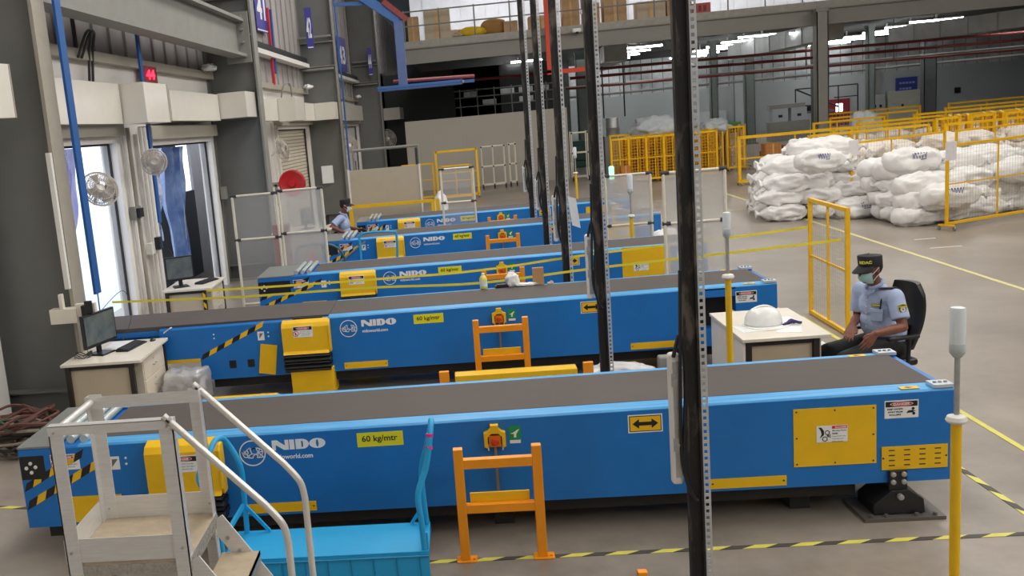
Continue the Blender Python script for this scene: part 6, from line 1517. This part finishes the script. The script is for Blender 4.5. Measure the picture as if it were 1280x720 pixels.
q = MB(); q.box(9.8+2.2, 59.7, 0, 15.3, 59.98, 1.4); lab(q.build('white_wall_board', mat('pale_wall_board', '#c9ced0', .5), None, (13.5, 59.8, 0)), 'pale board leaning on the far wall between two columns', 'board')
for k, x in enumerate((26.5, 29.2)):
    t = thing('dark_mesh_cage', (x+1.2, 48, 0), ['dark brown mesh cage left at the far right', 'dark brown mesh cage right at the far right'][k], 'cage')
    q = MB(); DKB = mat('dark_brown_frame', '#4f3b2c', .5)
    for xx in (x, x+1.3, x+2.5): q.box(xx, 44, 0, xx+.07, 44.07, 1.5)
    q.box(x, 44, 1.45, x+2.57, 44.07, 1.52); q.box(x, 44, .7, x+2.57, 44.05, .75); q.build('cage_frame', DKB, t)
    q = MB(); q.box(x+.1, 44.2, .1, x+2.4, 44.9, 1.25); q.build('cage_load', mat('tan_load', '#a5805c', .7), t)
# ================================================================== mezzanine railing and goods
t = thing('mezzanine_railing', (10, 37.6, 5.42), 'grey tube railing along the mezzanine edge', 'railing')
x = -1.45
while x < 24:
    q = MB(); q.cyl((x, 37.65, 5.42), (x, 37.65, 6.5), .025, 8); q.build('railing_post', GREY, t); x += 1.25
for z in (5.95, 6.45): q = MB(); q.cyl((-1.5, 37.65, z), (24, 37.65, z), .025, 8); q.build('railing_tube', GREY, t)
BOXM = mat('tan_carton', '#c3a077', .75, var=.07, scale=6); BOXG = mat('greyish_carton', '#c9b9a0', .75, var=.05)
lst = [(-1.35, .4, .9, BOXM, 'brown carton at the left end of the mezzanine'), (-.75, .95, 1.05, BOXG, 'tall pale carton standing at the left end of the mezzanine'), (.2, .35, .3, BOXG, 'low white carton left of the yellow bag on the mezzanine'),
       (3.0, 1.0, .5, BOXM, 'broad tan carton left of the black masts on the mezzanine'), (4.2, .6, 1.1, BOXM, 'tall tan carton behind the black masts'), (4.95, .55, .75, BOXM, 'tan carton right of the white cameras'), (5.65, .8, 1.3, BOXM, 'tallest tan carton stack behind the second mast'),
       (6.8, 1.0, .62, BOXG, 'pale carton right of the second mast'), (7.85, .4, .58, BOXM, 'small tan carton farthest right on the mezzanine'), (2.1, .5, .42, BOXM, 'tan carton in the middle of the left mezzanine')]
for x, w_, h, m_, l_ in lst:
    q = MB(); q.box(x, 38.2, 5.42, x+w_, 38.9, 5.42+h, 0); q.box(x+w_*.42, 38.19, 5.42, x+w_*.55, 38.2, 5.42+h, 1); lab(q.build('carton', [m_, mat('carton_tape', '#d9b078')], None, (x+w_/2, 38.5, 5.42), bevel=.01), l_, 'carton')
lab(blob('yellow_bag', (.95, 38.2, 5.42), (.5, .3, .2), mat('yellow_cloth', '#e3bb1c', .6), 1.9, .2), 'yellow bag lying on the mezzanine', 'bag')
lab(blob('brown_bale', (1.75, 38.6, 5.42), (.5, .3, .33), mat('brown_bale_cloth', '#b08349', .7), 2.9, .12), 'round brown bale beside the yellow bag', 'bale')
lab(blob('paper_heap', (.55, 38.3, 5.42), (.3, .3, .12), BOXG, 3.9, .4), 'torn paper heap left of the yellow bag', 'paper')
q = MB(); q.box(8.1, 38.0, 5.42, 9.3, 38.5, 5.78)
for i in range(6): q.box(8.2+.17*i, 37.99, 5.5, 8.3+.17*i, 38.0, 5.7, 1)
lab(q.build('red_crate', [mat('red_crate_plastic', '#b9524a', .5), mat('dark_red_crate', '#7c2b28', .5)], None, (8.7, 38.2, 5.42), bevel=.01), 'red crate on the mezzanine between the masts', 'crate')
q = MB(); q.box(11.6, 39, 6.0, 13.6, 39.05, 6.8); lab(q.build('green_tarpaulin', mat('bright_green_tarp', '#1d9b5e', .6), None, (12.6, 39, 6.0)), 'bright green tarpaulin at the top edge of the mezzanine', 'tarpaulin')
for k, (x, z) in enumerate(((4.85, 5.75), (4.55, 5.15))):
    t = thing('security_camera', (x, 37.2, z), ['upper white security camera on the mezzanine edge', 'lower white security camera on the mezzanine edge'][k], 'camera')
    q = MB(); q.box(x-.15, 37.1, z, x+.15, 37.35, z+.14); q.build('camera_body', WHT, t, bevel=.04); q = MB(); q.lathe([(.06, 0), (.06, -.04), (.001, -.08)], (x, 37.15, z+.02), 12, 0, 'z'); q.build('camera_lens', BLKP, t)
# orange red column and blue steel crane arm
q = MB(); q.box(3.45, 37.0, 3.85, 3.72, 37.2, 9.5); q.box(3.45, 37.0, 3.8, 5.0, 37.15, 3.95); lab(q.build('orange_red_riser', mat('orange_red_riser', '#dd4a26', .45), None, (3.6, 37.1, 3.85)), 'bright orange red vertical riser behind the black masts', 'riser')
BARM = mat('blue_steel_arm', '#3f6aa8', .5, var=.05)
t = thing('blue_steel_frame', (-1, 24, 3.6), 'blue steel frame hanging from above, with a red pipe', 'frame')
q = MB(); q.beam((-1.95, 24, 5.75), (-1.03, 24, 5.06), .22, .2); q.build('sloping_beam', BARM, t)
q = MB(); q.box(-1.15, 23.9, 3.62, -.95, 24.1, 5.05); q.build('drop_column', mat('muted_blue_column', '#5a6d9c', .5), t)
q = MB(); q.box(-1.65, 23.9, 3.55, .3, 23.98, 3.62); q.box(-1.65, 24.9, 3.55, .6, 24.98, 3.62); q.box(-1.65, 23.9, 3.52, .3, 24.98, 3.56); q.build('platform_arm', BARM, t)
q = MB(); q.beam((-2.5, 24, 5.55), (-1.7, 24, 5.5), .1, .08); q.build('tie_bar', BARM, t)
q = MB(); q.cyl((-1.3, 24.4, 3.72), (.6, 24.6, 3.68), .04, 8); q.build('red_pipe', REDP, t); q = MB(); q.beam((-1.35, 23.9, 5.5), (-.85, 23.9, 5.05), .10, .12); q.build('red_bar', REDP, t)
q = MB(); q.box(.28, 23.9, 3.55, .34, 25.0, 3.6); q.build('grey_edge', STEEL, t)
